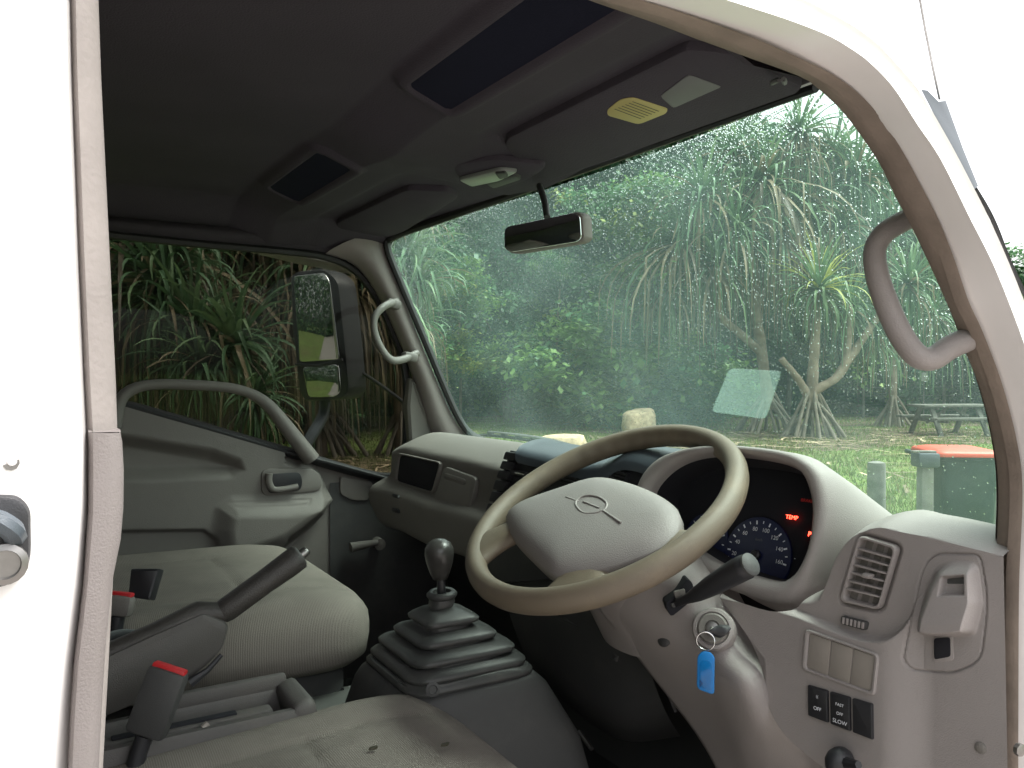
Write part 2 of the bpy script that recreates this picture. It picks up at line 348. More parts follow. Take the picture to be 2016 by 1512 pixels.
for q in PK:
    d = rrect(X, Y, *q, .012)
    Z = Z-.008*(1-sst(.012, .026, d)) + .006*(1-sst(-.004, .002, d))
visor_d = rrect(X, Y, .575, .80, .54, 1.06, .02); Z = Z+.004*(1-sst(-.012, .006, visor_d))
visor_d = rrect(X, Y, .575, .80, 1.32, 1.84, .02); Z = Z+.004*(1-sst(-.012, .006, visor_d))
SIL = [(1250, -150), (1350, -110), (1450, -60), (1520, -28), (1586, 0), (1669, 44), (1702, 66), (1729, 87), (1764, 124), (1804, 171), (1826, 204), (1844, 234), (1880, 298), (1919, 373), (1947, 429), (2010, 576)]
def under(X, Y, Z, m):
    """keep the skin below the door frame's own crest line"""
    Q = np.stack([X, Y, Z], -1)-CAM; w = Q@FW; px = 1008+FPX*(Q@RT)/w; py = 756-FPX*(Q@UP)/w
    lim = np.interp(px, [s[0] for s in SIL], [s[1] for s in SIL])+m; return np.where((px > 1250) & (py < lim), Z-(lim-py)/FPX*w, Z)
Z = under(X, Y, Z, 16)
obj('headliner', *grid(np.stack([X, Y, Z], -1)), M['liner'], T, smooth=60)
for q in PK:
    xx, yy = np.meshgrid(lin(q[0]-.004, q[1]+.004, 4), lin(q[2]-.004, q[3]+.004, 6), indexing='ij')
    obj('overhead_pocket', *grid(np.stack([xx, yy, np.interp(xx, [.41, .5], [2.0, 1.966])-.0045], -1)), M['navy'], T)
# --- sun visors
for poly in (rp([(985, 276), (1352, 92), (1440, 100), (1582, 166), (1570, 180), (1062, 361)], [25, 12, 30, 20, 8, 14], 6),
             rp([(655, 441), (800, 371), (880, 374), (905, 386), (800, 452), (730, 483)], [20, 14, 16, 10, 8, 14], 6)):
    ch = Chart((.68, 1.0, 1.957), (-.10, 0, -1)); v = plate('sun_visor', poly, ch, -.012, .004, .005, M['liner'], T)
    if poly[0][0] > 800 and poly[:, 0].max() > 1200:
        plate('yellow_label', rp([(1196, 209), (1222, 188), (1247, 184), (1316, 207), (1312, 216), (1258, 238), (1196, 220)], 8, 3), ch, .0042, .0051, .0003, M['label'], v)
        plate('faded_label', rp([(1300, 182), (1356, 139), (1422, 163), (1326, 206)], 6, 3), ch, .0042, .0048, .0002, M['pale'], v)
        tl = []
        for k in range(6):
            a = np.array((1213+6*k, 207-2.8*k)); a = np.array((1210, 207))*(1-k/6)+np.array((1252, 189))*k/6; b = a+np.array((52, 19.5))
            P = np.array([a, b, b+(1.6, -.9), a+(1.6, -.9)]); q = ch(P[:, 0], P[:, 1], .0054); tl.append((q, [(0, 1, 2, 3)]))
        obj('lettering', *joined(*tl), M['ink'], v)
obj('visor_clip', *tube(cr([pt(1520, 163, z=1.94), pt(1530, 158, z=1.93), pt(1542, 156, z=1.93), pt(1545, 163, z=1.94)], 10), .003, 6), M['pale'], T)
# --- dome light in the header
ch = Chart((.66, 1.18, 1.952), (-.12, 0, -1))
dl = plate('dome_light', rp([(890, 322), (965, 310), (1085, 322), (1040, 352), (968, 376), (905, 352)], 26, 6), ch, -.006, .004, .005, M['liner'], T)
plate('lens', rp([(903, 343), (985, 322), (1022, 326), (985, 345), (930, 357)], 8, 4), ch, .005, .011, .003, M['lamp'], dl)
plate('switch', rp([(975, 325), (998, 323), (1003, 334), (985, 338)], 4, 3), ch, .009, .014, .002, M['dgrey'], dl)
plate('map_lamp', rp([(955, 350), (1012, 334), (1030, 342), (972, 362)], 8, 4), ch, .004, .010, .003, M['dgrey'], dl)
# --- interior mirror
mn = np.array([-.93, -.36, -.06]); ch = Chart(pt(1072, 458, x=.70), mn)
mp = rp([(996, 447), (1138, 416), (1150, 424), (1153, 470), (1142, 478), (1008, 500), (996, 492)], [12, 10, 10, 10, 10, 12, 10], 5)
rv = plate('interior_mirror', mp, ch, -.020, .004, .006, M['grey'], T)
plate('mirror_glass', [tuple(np.array((1074, 458))+(p-np.array((1074, 458)))*(.965, .93)-np.array((2, 0))) for p in mp], ch, .003, .0055, .001, M['mirror'], rv)
obj('stem', *tube(cr([pt(1062, 366, x=.76), pt(1067, 380, x=.745), pt(1073, 400, x=.735), pt(1077, 428, x=.722)], 12), .0055, 10), M['dgrey'], rv)
# --- left A pillar trim, window surround and door
win = [(150, 452), (215, 459), (400, 478), (560, 492), (640, 503), (690, 524), (722, 556), (747, 595), (770, 645), (790, 695), (800, 745), (801, 800), (800, 850), (796, 890), (762, 940), (560, 888), (265, 803), (150, 771)]
pA = cr([pt(*p, y=1.945) for p in [(640, 500), (690, 517), (724, 552), (751, 597), (772, 642), (793, 691), (812, 745), (826, 800), (840, 860), (850, 900)]], 24)
pB = cr([pt(*p, y=1.885) for p in [(752, 455), (756, 482), (768, 515), (786, 565), (808, 622), (836, 692), (868, 768), (897, 830), (930, 866), (960, 884)]], 24)
sheet = [pA*(1-t)+pB*t+np.array([-.020, -.028, 0])*math.sin(math.pi*t)**.8 for t in lin(0, 1, 12)]
sheet = [pA+np.array([.05, .03, 0])]+sheet+[pB+np.array([-.01, .06, 0])]
obj('pillar_trim', *grid(np.stack(sheet)), M['trim'], T, smooth=60)
mid = sheet[6]
q0 = np.stack([cr([pt(*p, y=1.93) for p in [(812, 770), (822, 800), (832, 840), (840, 880)]], 8), cr([pt(*p, y=1.925) for p in [(803, 742), (800, 790), (799, 840), (798, 880)]], 8)])
cap = [pt(*p, y=1.925) for p in rp([(806, 742), (818, 752), (838, 815), (858, 880), (806, 880), (801, 800)], 8, 4)]; cap = arr(cap)
obj('pillar_cap', *loft([cap+np.array([0, .03, 0]), cap+np.array([0, -.002, 0]), inset(cap, (0, -1, 0), .006)+np.array([0, -.008, 0])], cap1=True), M['grey'], T)
# side glass and its rubber
wl_ = arr([pt(*p, y=1.985) for p in win]); wl_c = cr([pt(*p, y=1.955) for p in win], 90, True)
gl_ = inset(wl_, (0, -1, 0), -.02); obj('side_glass', *loft([gl_, gl_+np.array([0, .004, 0])], cap0=True, cap1=True), M['tint'], T)
obj('window_seal', *tube(wl_c, .011, 8, closed=True, sx=1.4), M['rubber'], T)
# upper frame between window and headliner
up0 = cr([pt(*p, y=1.952) for p in [(120, 449), (215, 458), (400, 477), (560, 491), (640, 502), (700, 530)]], 20)
up1 = np.stack([np.interp(lin(0, 1, 20), [0, 1], [up0[0, 0]-.1, .80]), np.full(20, 1.94), np.full(20, 1.95)], 1)
obj('roof_rail_trim', *grid(np.stack([up0+np.array([0, .03, 0])]+[up0*(1-t)+up1*t+np.array([0, -.02*math.sin(math.pi*t), 0]) for t in lin(0, 1, 8)])), M['liner'], T, smooth=60)
# door trim as a relief on the door plane
CD = Chart((.3, 1.95, 1.4), (0, -1, 0))
sill = [(90, 755), (265, 806), (420, 850), (560, 891), (622, 908)]
edge = [(90, 1330), (330, 1240), (480, 1130), (590, 1062), (642, 1018), (655, 985), (648, 945), (622, 909)]
door = grp('passenger_door', (.3, 1.95, 1.4), T)
rec = [(120, 838), (300, 866), (420, 886), (470, 905), (478, 925), (455, 938), (300, 944), (120, 944)]
grip = [(455, 985), (560, 984), (652, 972), (665, 985), (640, 1020), (560, 1075), (430, 1120), (424, 1040), (430, 1000)]
pock = [(100, 1060), (230, 1044), (400, 1042), (425, 1060), (440, 1110), (430, 1190), (100, 1250)]
def fdoor(X, Y):
    h = .012+.010*sst(0, -60, sdp(X, Y, rec)-0)*0
    h = h+.030*sst(14, -34, sdp(X, Y, grip))-.032*sst(6, -26, sdp(X, Y, rec))-.012*sst(3, -5, sdp(X, Y, pock))
    ed = np.abs(sdp(X, Y, edge+[(90, 755)])); h = h-.03*(1-sst(0, 26, np.where(X > 560, ed, 99)))
    h = h-.002*np.exp(-(sdp(X, Y, [(452, 988), (560, 984), (605, 982), (600, 990), (560, 994), (460, 996)])/2.2)**2)
    return h
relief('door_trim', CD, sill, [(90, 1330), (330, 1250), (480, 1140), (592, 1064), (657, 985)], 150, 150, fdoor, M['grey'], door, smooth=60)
obj('sill_strip', *tube(cr([pt(*p, y=1.945) for p in [(150, 769), (265, 803), (420, 847), (560, 888), (660, 914), (765, 943)]], 20), .006, 8), M['rubber'], door)
relief('door_front_panel', Chart((.3, 1.972, 1.4), (0, -1, 0)), [(540, 884), (640, 910), (765, 944), (830, 962)], [(300, 1330), (520, 1340), (700, 1350), (830, 1360)], 20, 30, lambda X, Y: 0*X, M['grey'], door)
arch = cr([pt(*p, y=1.93) for p in [(225, 840), (236, 790), (262, 766), (310, 757), (400, 759), (460, 765), (500, 778), (530, 800), (558, 834), (585, 868), (614, 905)]], 40)
obj('grab_rail', *tube(arch, np.interp(lin(0, 1, 40), [0, .2, .6, .8, 1], [.016, .0125, .0125, .018, .021]), 12, sx=.9), M['grey'], door)
hr = rp([(511, 928), (525, 921), (610, 921), (628, 932), (632, 955), (622, 966), (520, 975), (511, 965)], 10, 4)
plate('handle_surround', hr, CD, .006, .016, .003, M['grey'], door)
plate('handle_recess', rp([(522, 932), (586, 928), (592, 945), (588, 964), (526, 970), (520, 955)], 8, 4), CD, .015, .0165, .0005, M['black'], door)
hp = [pt(*p, y=1.926) for p in [(530, 932), (529, 948), (536, 962), (552, 964), (586, 958)]]
obj('door_handle', *tube(cr(hp, 16), [.0085]*6+[.0075]*10, 10), M['grey'], door)
plate('speaker_cover', rp([(668, 936), (730, 948), (733, 958), (722, 985), (690, 984), (667, 972)], 8, 4), Chart((.3, 1.972, 1.4), (0, -1, 0)), .0, .010, .003, M['grey'], door)
cw = [pt(*p, y=1.945) for p in [(743, 1068), (720, 1072), (690, 1078)]]
wc = obj('window_crank', *tube(cr(cw, 10), np.interp(lin(0, 1, 10), [0, .4, 1], [.008, .010, .013]), 10), M['grey'], door)
obj('boss', *lathe([(.0, .0), (.016, 0), (.015, .03), (0, .032)], pt(740, 1068, y=1.972), (0, -1, 0), 14), M['grey'], wc)
for s in ((212, 945, 420, 937), (245, 868, 247, 846)):
    pass
plate('lock_peg', rp([(325, 933), (338, 934), (338, 941), (327, 941)], 2, 2), CD, -.02, -.004, .001, M['dgrey'], door)
# passenger grab handle on the pillar
gh = [pt(*p) for p in []] if 0 else [pt(782, 594, y=1.87), pt(758, 602, y=1.84), pt(738, 624, y=1.83), pt(738, 655, y=1.83), pt(752, 688, y=1.83), pt(770, 708, y=1.835), pt(792, 708, y=1.85), pt(822, 695, y=1.87)]
h1 = obj('grab_handle', *tube(cr(gh, 36), [.0095]*36, 12, sx=.8), M['grey2'], T)
for p in ((773, 599), (806, 703)):
    c = pt(*p, y=1.868); obj('end_cap', *box(c, (.036, .03, .022), Matrix.Rotation(rad(12), 3, 'Y'), .005), M['grey2'], h1)
# --- passenger side mirror outside the side glass
CM = Chart(pt(625, 620, y=2.27), (-.86, -.5, 0)); om = grp('side_mirror', tuple(pt(625, 650, y=2.27)), T)
mo = rp([(572, 536), (640, 528), (668, 552), (684, 700), (690, 770), (676, 786), (600, 790), (590, 770), (576, 640)], [18, 16, 16, 20, 12, 12, 16, 16, 20], 5)
plate('housing', mo, CM, -.07, .006, .012, M['black'], om)
plate('mirror_glass', rp([(582, 544), (643, 537), (654, 556), (672, 700), (672, 708), (594, 713)], 8, 4), CM, .006, .010, .0015, M['mirror'], om)
plate('wide_glass', rp([(600, 722), (672, 716), (676, 770), (664, 781), (612, 783)], 10, 4), CM, .006, .012, .004, M['mirror'], om)
obj('divider', *tube([CM(588, 717, .012), CM(632, 720, .014), CM(680, 708, .012)], .004, 8), M['black'], om)
obj('mirror_arm', *tube(cr([pt(640, 780, y=2.30), pt(637, 815, y=2.27), pt(618, 850, y=2.18), pt(596, 885, y=2.06), pt(575, 920, y=2.02)], 20), .016, 10), M['hood'], om)
obj('stay', *tube(cr([pt(680, 714, y=2.27), pt(740, 752, y=2.16), pt(805, 800, y=2.03)], 12), .005, 8), M['black'], om)
# --- dashboard
CL = Chart((.80, 1.6, 1.4), (-1, 0, .12))
def row(pts, **k): return [pt(p[0], p[1], **({k2: v for k2, v in k.items()})) for p in pts]
dash_rows = [
 [np.array([1.03, y, 1.432]) for y in (1.90, 1.80, 1.68, 1.55, 1.42, 1.28, 1.1, .95, .80, .6, .46)],
 [np.array([.93, y, 1.452+z]) for y, z in ((1.90, -.03), (1.80, 0), (1.68, .002), (1.55, .003), (1.42, .003), (1.28, .003), (1.1, 0), (.95, -.01), (.8, -.02), (.6, -.02), (.46, -.03))],
]
def dashfront(off, pys): return [CL(x, y, off) for x, y in pys]
xsL = (792, 815, 850, 885, 925, 970, 1020)
G = [[np.array([1.03, y, 1.432]) for y in (1.885, 1.82, 1.73, 1.64, 1.54, 1.43, 1.28)],
     [np.array([.96, y, 1.45]) for y in (1.885, 1.82, 1.73, 1.64, 1.54, 1.43, 1.28)],
     [CL(x, y, .0) +np.array([.055, 0, .006]) for x, y in zip(xsL, (866, 858, 862, 867, 873, 880, 888))],
     [CL(x, y, .02) for x, y in zip(xsL, (886, 878, 884, 892, 899, 909, 921))],
     [CL(x, y, .028) for x, y in zip(xsL, (902, 897, 905, 914, 921, 931, 943))],
     [CL(x, y, .024) for x, y in zip((786, 810, 850, 885, 925, 966, 1010), (935, 936, 946, 956, 962, 972, 985))],
     [CL(x, y, .03) for x, y in zip((772, 800, 845, 880, 920, 958, 1000), (946, 950, 964, 976, 985, 994, 1006))],
     [CL(x, y, .05) for x, y in zip((764, 795, 840, 878, 915, 950, 990), (965, 968, 984, 996, 1006, 1014, 1026))],
     [CL(x, y, .045) for x, y in zip((766, 795, 838, 876, 910, 940, 980), (1000, 1008, 1028, 1042, 1050, 1058, 1066))],
     [CL(x, y, .02) for x, y in zip((785, 812, 850, 880, 915, 940, 980), (1040, 1048, 1068, 1082, 1090, 1098, 1104))],
     [CL(x, y, -.12) for x, y in zip((800, 820, 850, 880, 915, 940, 980), (1040, 1046, 1066, 1080, 1088, 1096, 1104))]]
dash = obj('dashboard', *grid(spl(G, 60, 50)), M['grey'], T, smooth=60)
pk = rp([(810, 897), (892, 914), (876, 970), (803, 948)], 8, 4)
bezel('open_tray', [tuple(np.array((845, 932))+(p-np.array((845, 932)))*(1.10, 1.16)) for p in pk], pk, CL, .016, .034, .020, M['grey'], dash)
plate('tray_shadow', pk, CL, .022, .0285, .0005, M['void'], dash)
gb = rp([(903, 919), (968, 942), (946, 1046), (934, 1061), (872, 1048), (870, 1025)], [10, 10, 14, 10, 12, 14], 4)
plate('glovebox_lid', gb, CL, -.06, .036, .004, M['grey'], dash)
plate('lid_pull', rp([(905, 932), (950, 946), (946, 958), (903, 944)], 6, 3), CL, .033, .038, .002, M['grey'], dash)
for q in ([(812, 973), (825, 976), (826, 983), (813, 980)], [(812, 1000), (825, 1003), (826, 1012), (813, 1009)]): plate('slot', rp(q, 2, 2), CL, .045, .0535, .0005, M['black'], dash)
for a, b in ():
    pass
# centre stack (black), twin slate hoods above it
CS = Chart(pt(1000, 900, x=.752), (-.97, -.2, .16))
cs = grp('centre_console', tuple(pt(1100, 960, x=.8)), T)
plate('fascia', [(1004, 886), (1040, 893), (1080, 905), (1160, 926), (1200, 926), (1240, 905), (1300, 915), (1290, 1000), (1250, 1130), (945, 1150), (942, 1062), (962, 1012), (985, 940)], CS, -.10, .0, .003, M['black'], cs)
strip = [np.array((1003, 888)), np.array((984, 942)), np.array((962, 1010)), np.array((944, 1066))]
for k in range(9):
    a, b = [np.array([np.interp(t, [0, .33, .66, 1], [s[i] for s in strip]) for i in (0, 1)]) for t in (k/9+.008, (k+1)/9-.008)]
    plate('push_button', rp([a, a+(24, 4), b+(22, 4), b], 2, 2), CS, -.01, .010, .002, M['black'], cs)
plate('ashtray_pull', rp([(1010, 924), (1042, 930), (1040, 940), (1008, 934)], 3, 3), CS, .0, .008, .002, M['dgrey'], cs)
plate('pull_strip', rp([(1022, 929), (1041, 932), (1040, 936), (1020, 933)], 1.5, 2), CS, .006, .010, .001, M['chrome'], cs)  # bright metal strip along the ashtray pull
vt = rp([(1209, 921), (1244, 933), (1236, 956), (1204, 947)], 5, 4)
bezel('vent_frame', vt, [tuple(np.array((1224, 940))+(p-np.array((1224, 940)))*(.8, .7)) for p in vt], CS, 0, .010, .002, M['black'], cs)
for k in range(3): plate('vent_slat', [(1210-1.5*k, 927+6*k), (1240-1.5*k, 936+6*k), (1240-1.5*k, 938.5+6*k), (1210-1.5*k, 929.5+6*k)], CS, .001, .007, .0006, M['dgrey'], cs)
for k in range(3): plate('vent_slat', [(1076-2*k, 922+7*k), (1140-2*k, 943+7*k), (1140-2*k, 946+7*k), (1076-2*k, 925+7*k)], CS, .001, .007, .0006, M['dgrey'], cs)
plate('radio', rp([(1010, 958), (1150, 1000), (1140, 1040), (998, 1000)], 4, 3), CS, 0, .006, .002, M['black'], cs)
def lobe(front, back, name):
    A, B = cr([CS(x, y, .012) for x, y in front], 26), cr(back, 26)
    rows = [A+np.array([0, 0, -.014]), A]+[A*(1-t)+B*t+np.array([0, 0, .022*math.sin(math.pi*min(1, t*1.25))**.7 if t < .8 else .0])+np.array([0, 0, .004]) for t in lin(.06, 1, 12)]
    obj(name, *grid(np.stack(rows)), M['hood'], cs, smooth=70)
lobe([(1024, 892), (1030, 897), (1072, 907), (1117, 919), (1158, 928), (1188, 932), (1204, 926)], [np.array([1.0, y, 1.45]) for y in (1.37, 1.33, 1.28, 1.22, 1.17, 1.13, 1.10)], 'top_hood')
lobe([(1188, 932), (1204, 926), (1220, 914), (1240, 909), (1266, 913), (1300, 926)], [np.array([1.0, y, 1.46]) for y in (1.12, 1.10, 1.06, 1.0, .95, .90)], 'top_hood')
# filler: dash top behind the stack and the wheel
G = [[np.array([x, y, z]) for y in lin(1.45, .45, 9)] for x, z in ((1.06, 1.405), (1.0, 1.42), (.965, 1.40), (.95, 1.30), (.95, 1.1))]
obj('dash_top', *grid(spl(G, 20, 24)), M['grey'], T, smooth=60)
G = [[np.array([x, y, z]) for y in lin(2.0, .46, 9)] for x, z in ((.90, 1.36), (.92, 1.22), (1.0, 1.0), (1.0, .80))]
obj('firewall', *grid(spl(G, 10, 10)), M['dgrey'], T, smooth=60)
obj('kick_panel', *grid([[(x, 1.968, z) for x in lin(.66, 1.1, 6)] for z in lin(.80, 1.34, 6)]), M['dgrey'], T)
# wiper arm at the foot of the windscreen
wi = grp('windscreen_wiper', tuple(pt(1030, 870, x=1.06)), T)
wa = [pt(x, y, x=1.06) for x, y in ((940, 858), (965, 857), (1010, 862), (1050, 868), (1090, 876), (1130, 888))]
obj('blade', *tube(cr(wa, 20), .0045, 6), M['rubber'], wi)
obj('arm', *tube(cr([p+np.array([-.004, 0, .010]) for p in wa[1:]], 20), np.linspace(.002, .006, 20), 6), M['steel'], wi)
for t in (3, 6, 9, 12, 15): c = cr(wa, 20)[t]; obj('claw', *box(c+np.array([0, 0, .004]), (.012, .020, .014), None, .003), M['black'], wi)
# --- instrument binnacle
CB = Chart(pt(1450, 1020, x=.815), (-.93, -.12, .28))
inner = cr([(1283, 976), (1295, 950), (1325, 921), (1362, 903), (1408, 895), (1468, 897), (1540, 909), (1577, 927), (1594, 952), (1604, 991), (1604, 1036), (1596, 1082), (1577, 1123), (1558, 1140), (1536, 1146), (1483, 1134), (1423, 1112), (1370, 1080), (1313, 1044), (1284, 1010)], 80, True)
outer = cr([(1250, 985), (1266, 938), (1296, 905), (1340, 887), (1396, 878), (1470, 879), (1556, 890), (1600, 908), (1628, 936), (1640, 985), (1636, 1036), (1622, 1090), (1600, 1150), (1574, 1184), (1536, 1192), (1475, 1178), (1412, 1152), (1350, 1112), (1290, 1064), (1256, 1022)], 80, True)
def al(A, B): # line up start points
    k = np.linalg.norm(B-A[0], axis=1).argmin(); return np.roll(B, -k, 0)
outer = al(inner, outer)
bi = grp('instrument_cluster', tuple(CB(1450, 1020)), T)
nB = CB.n; A = CB(outer[:, 0], outer[:, 1]); B = CB(inner[:, 0], inner[:, 1]); fwd = np.array([1, 0, 0.])
upm = sst(1150, 930, outer[:, 1])[:, None]
loops = [A+fwd*.15+np.array([0, 0, -.075]), A+fwd*.07-np.array([0, 0, .03]), A+fwd*.02-np.array([0, 0, .004]), A+(B-A)*.10+nB*.006, A+(B-A)*.35+nB*.013, A+(B-A)*.7+nB*.013, A+(B-A)*.94+nB*.008, B+nB*.0, inset(B, nB, .002)-nB*.01]
obj('cowl', *loft(loops), M['trim'], bi, smooth=70)
c0 = B.mean(0); fl = [inset(B, nB, .002)-nB*.008, inset(B, nB, .004)-nB*.03, inset(B, nB, .006)-nB*.06]
obj('cavity', *loft(fl, cap1=True), M['void'], bi, smooth=50)
CF = Chart(c0-nB*.056, nB)
plate('gauge_backing', inner, CF, -.012, -.001, .0005, M['void'], bi)
def disc(name, cx, cy, r, ch, h, m, parent, seg=40):
    c = ch(cx, cy); ex = np.cross(nB, [0, 0, 1]); ex = -ex/np.linalg.norm(ex)*-1; ey = np.cross(nB, ex)
    return c, ex, ey
exB = np.cross([0, 0, 1], nB); exB /= np.linalg.norm(exB); eyB = np.cross(nB, exB)   # exB towards the right door? checked below
if exB[1] > 0: exB = -exB; 
if eyB[2] < 0: eyB = -eyB
def dial(cx, cy, r, a0, a1, n, nums, name):
    c = CF(cx, cy, .002); a = lin(0, 2*math.pi, 49)[:-1]
    d = obj(name, *loft([c+r*1.12*(np.cos(a)[:, None]*exB+np.sin(a)[:, None]*eyB), c+nB*.002+r*1.10*(np.cos(a)[:, None]*exB+np.sin(a)[:, None]*eyB)], cap1=True), M['dial'], bi)
    tk = []; 
    for k in range(n):
        t = rad(a0+(a1-a0)*k/(n-1)); e = exB*math.cos(t)+eyB*math.sin(t); f = -exB*math.sin(t)+eyB*math.cos(t); big = k % 2 == 0
        l, w = (.0052, .0011) if big else (.0036, .0007); o = c+nB*.003
        tk.append(([o+e*r-f*w, o+e*(r-l)-f*w, o+e*(r-l)+f*w, o+e*r+f*w], [(0, 1, 2, 3)]))
    obj('tick_marks', *joined(*tk), M['print'], d)
    tx = [put_text(s, .0078, c+nB*.003+(exB*math.cos(rad(t))+eyB*math.sin(rad(t)))*(r-.0115), exB, eyB) for s, t in nums]
    if tx: obj('lettering', *joined(*tx), M['print'], d)
    return c, d
step = 25.7; r0 = .047
nums = [(str(20*(i+1)), 180-step*i+6-1.5*i) for i in range(8)]
c, sp = dial(1493, 1094, r0, 206, -6, 17, nums, 'speedometer')
obj('lettering', *joined(put_text('km/h', .0055, c+nB*.003+eyB*.021, exB, eyB)), M['pale'], sp)
nd = rad(205); e = exB*math.cos(nd)+eyB*math.sin(nd); f = -exB*math.sin(nd)+eyB*math.cos(nd); o = c+nB*.005
obj('needle', [o-f*.0012, o+f*.0012, o+e*.036+f*.0005, o+e*.036-f*.0005], [(0, 1, 2, 3)], mat('needle_red', (.25, .02, .02), .5), sp)
obj('needle_hub', *lathe([(.007, 0), (.007, .004), (.005, .006), (0, .0062)], c+nB*.003, nB, 16), M['black'], sp)
c2, tc = dial(1392, 1062, .034, 210, -30, 11, [('0', 190), ('1', 140), ('2', 90), ('3', 40)], 'rev_counter')
def mark(px, py, w, h, m, name='warning_lamp', s=None):
    o = CF(px, py, .004)
    if s: return obj(name, *joined(put_text(s, h, o, exB, eyB)), m, bi)
mark(1562, 1020, .02, .0075, M['warn'], s='TEMP'); mark(1597, 1053, .01, .009, M['warn'], s='P'); mark(1592, 987, .01, .006, M['warn2'], s='BRAKE')
mark(1568, 1100, .01, .006, M['print'], 'gauge_mark', s='-'); mark(1518, 1118, .01, .006, M['pale'], 'gauge_mark', s='O')
# --- right dash end
CR_ = Chart(pt(1700, 1120, x=.80), (-.97, -.12, .10))
ash = rp([(1838, 1090), (1928, 1091), (1944, 1180), (1930, 1300), (1876, 1325), (1800, 1318), (1784, 1298), (1800, 1200), (1818, 1120)], [22, 16, 40, 26, 20, 14, 14, 40, 26], 6)
pod = [(1846, 1110), (1900, 1105), (1926, 1125), (1934, 1185), (1920, 1236), (1880, 1252), (1815, 1240), (1806, 1215), (1822, 1160)]
vent_out = rp([(1694, 1052), (1772, 1075), (1734, 1202), (1654, 1184)], 14, 6)
def fend(X, Y):
    h = .0+.030*sst(1200, 1040, Y)*0
    dt = np.abs(sdp(X, Y, cr([(1574, 1192), (1596, 1134), (1614, 1088), (1638, 1050), (1666, 1025), (1698, 1011), (1735, 1004), (1780, 1014), (1850, 1028), (1975, 1060)], 60).tolist()+[(2300, 1080), (2300, 2200), (1574, 2200)]))
    h = h-.10*(1-np.clip(dt/34, 0, 1)**.5)*sst(1560, 1600, X)*sst(1190, 1150, Y)
    ledge = np.interp(X, *cr([(1430, 1168), (1560, 1200), (1660, 1238), (1710, 1253), (1755, 1252), (1790, 1222), (1830, 1150), (1990, 1080)], 120).T)
    h = h+.014*sst(-3, 8, Y-ledge)*(sst(1840, 1745, X))
    g = sdp(X, Y, ash); h = h-.0022*np.exp(-(g/2.0)**2)
    h = h-.006*sst(10, -2, sdp(X, Y, vent_out))
    return h
end = relief('dash_end_panel', CR_, [(1425, 1168), (1475, 1186), (1536, 1202), (1574, 1192), (1596, 1134), (1614, 1088), (1638, 1050), (1666, 1025), (1698, 1011), (1735, 1004), (1780, 1014), (1850, 1028), (1975, 1060)], [(1520, 1296), (1522, 1340), (1528, 1390), (1556, 1440), (1600, 1480), (1640, 1510), (1690, 1545), (1740, 1570), (1800, 1580), (1860, 1585), (1920, 1590), (1985, 1590)], 260, 230, fend, M['trim'], T, smooth=50)
def fpod(X, Y):
    xl = np.interp(Y, [1090, 1125, 1160, 1215, 1260], [1868, 1838, 1822, 1806, 1800]); xr = np.interp(Y, [1090, 1120, 1185, 1240, 1260], [1915, 1930, 1938, 1926, 1920])
    h = .0015+.026*sst(0, 34, X-xl)*sst(0, 14, xr-X)*sst(0, 30, Y-1102)*sst(0, 13, 1254-Y+6*((X-1866)/60)**2*-1)*(.5+.5*np.clip((Y-1105)/120, 0, 1))
    h = h-.010*sst(3, -5, sdp(X, Y, [(1870, 1135), (1910, 1132), (1914, 1168), (1866, 1170)]))
    return h
q = np.array([[np.array((1874, 1205))+(p-np.array((1874, 1205)))*t for p in np.vstack([rs(ash, 150, True), rs(ash, 150, True)[:1]])] for t in lin(.01, .965, 70)])
ah = obj('ashtray', *grid(CR_(q[..., 0], q[..., 1], fpod(q[..., 0], q[..., 1]))), M['trim'], T, smooth=50)
plate('finger_slot', rp([(1872, 1137), (1909, 1134), (1911, 1150), (1868, 1158)], 4, 3), CR_, .004, .0092, .0005, M['dgrey'], ah)
plate('latch_hole', rp([(1841, 1256), (1873, 1254), (1874, 1292), (1842, 1298)], 5, 3), CR_, .001, .0035, .0004, M['void'], ah)
plate('latch_rim', rp([(1837, 1253), (1878, 1250), (1880, 1300), (1838, 1304)], 6, 3), CR_, .0005, .0026, .001, M['trim'], ah)
# side vent with bars
vo = vent_out; vc = vo.mean(0); vi = np.array([vc+(p-vc)*(.84, .90) for p in vo])
sv = bezel('side_vent', vo, vi, CR_, -.004, .005, -.010, M['trim'], T)
plate('vent_throat', vi, CR_, -.012, -.0085, .0005, M['void'], sv)
def vq(u, v):
    c = np.array([(1694, 1052), (1772, 1075), (1734, 1202), (1654, 1184)], float); return c[0]*(1-u)*(1-v)+c[1]*u*(1-v)+c[2]*u*v+c[3]*(1-u)*v
for k in range(6):
    v = .08+.84*(k+1)/7; plate('vent_slat', [vq(.06, v-.016), vq(.94, v-.016), vq(.94, v+.016), vq(.06, v+.016)], CR_, -.006, .0035, .0012, M['trim'], sv)
for k in range(7):
    for u in (.26, .50, .76):
        v = .08+.84*(k+.5)/7
    pass
for u in (.22, .50, .78): plate('vent_vane', [vq(u-.09, .06), vq(u+.09, .06), vq(u+.09, .94), vq(u-.09, .94)], CR_, -.0088, -.0055, .0006, M['grey'], sv)
plate('vent_tab', rp([vq(.40, .50), vq(.62, .50), vq(.60, .575), vq(.38, .575)], 3, 3), CR_, .0, .010, .003, M['trim'], sv)
tw = rp([(1660, 1211), (1712, 1224), (1708, 1241), (1658, 1228)], 5, 4); tb = plate('vent_wheel', tw, CR_, -.002, .0045, .001, M['dgrey'], T)
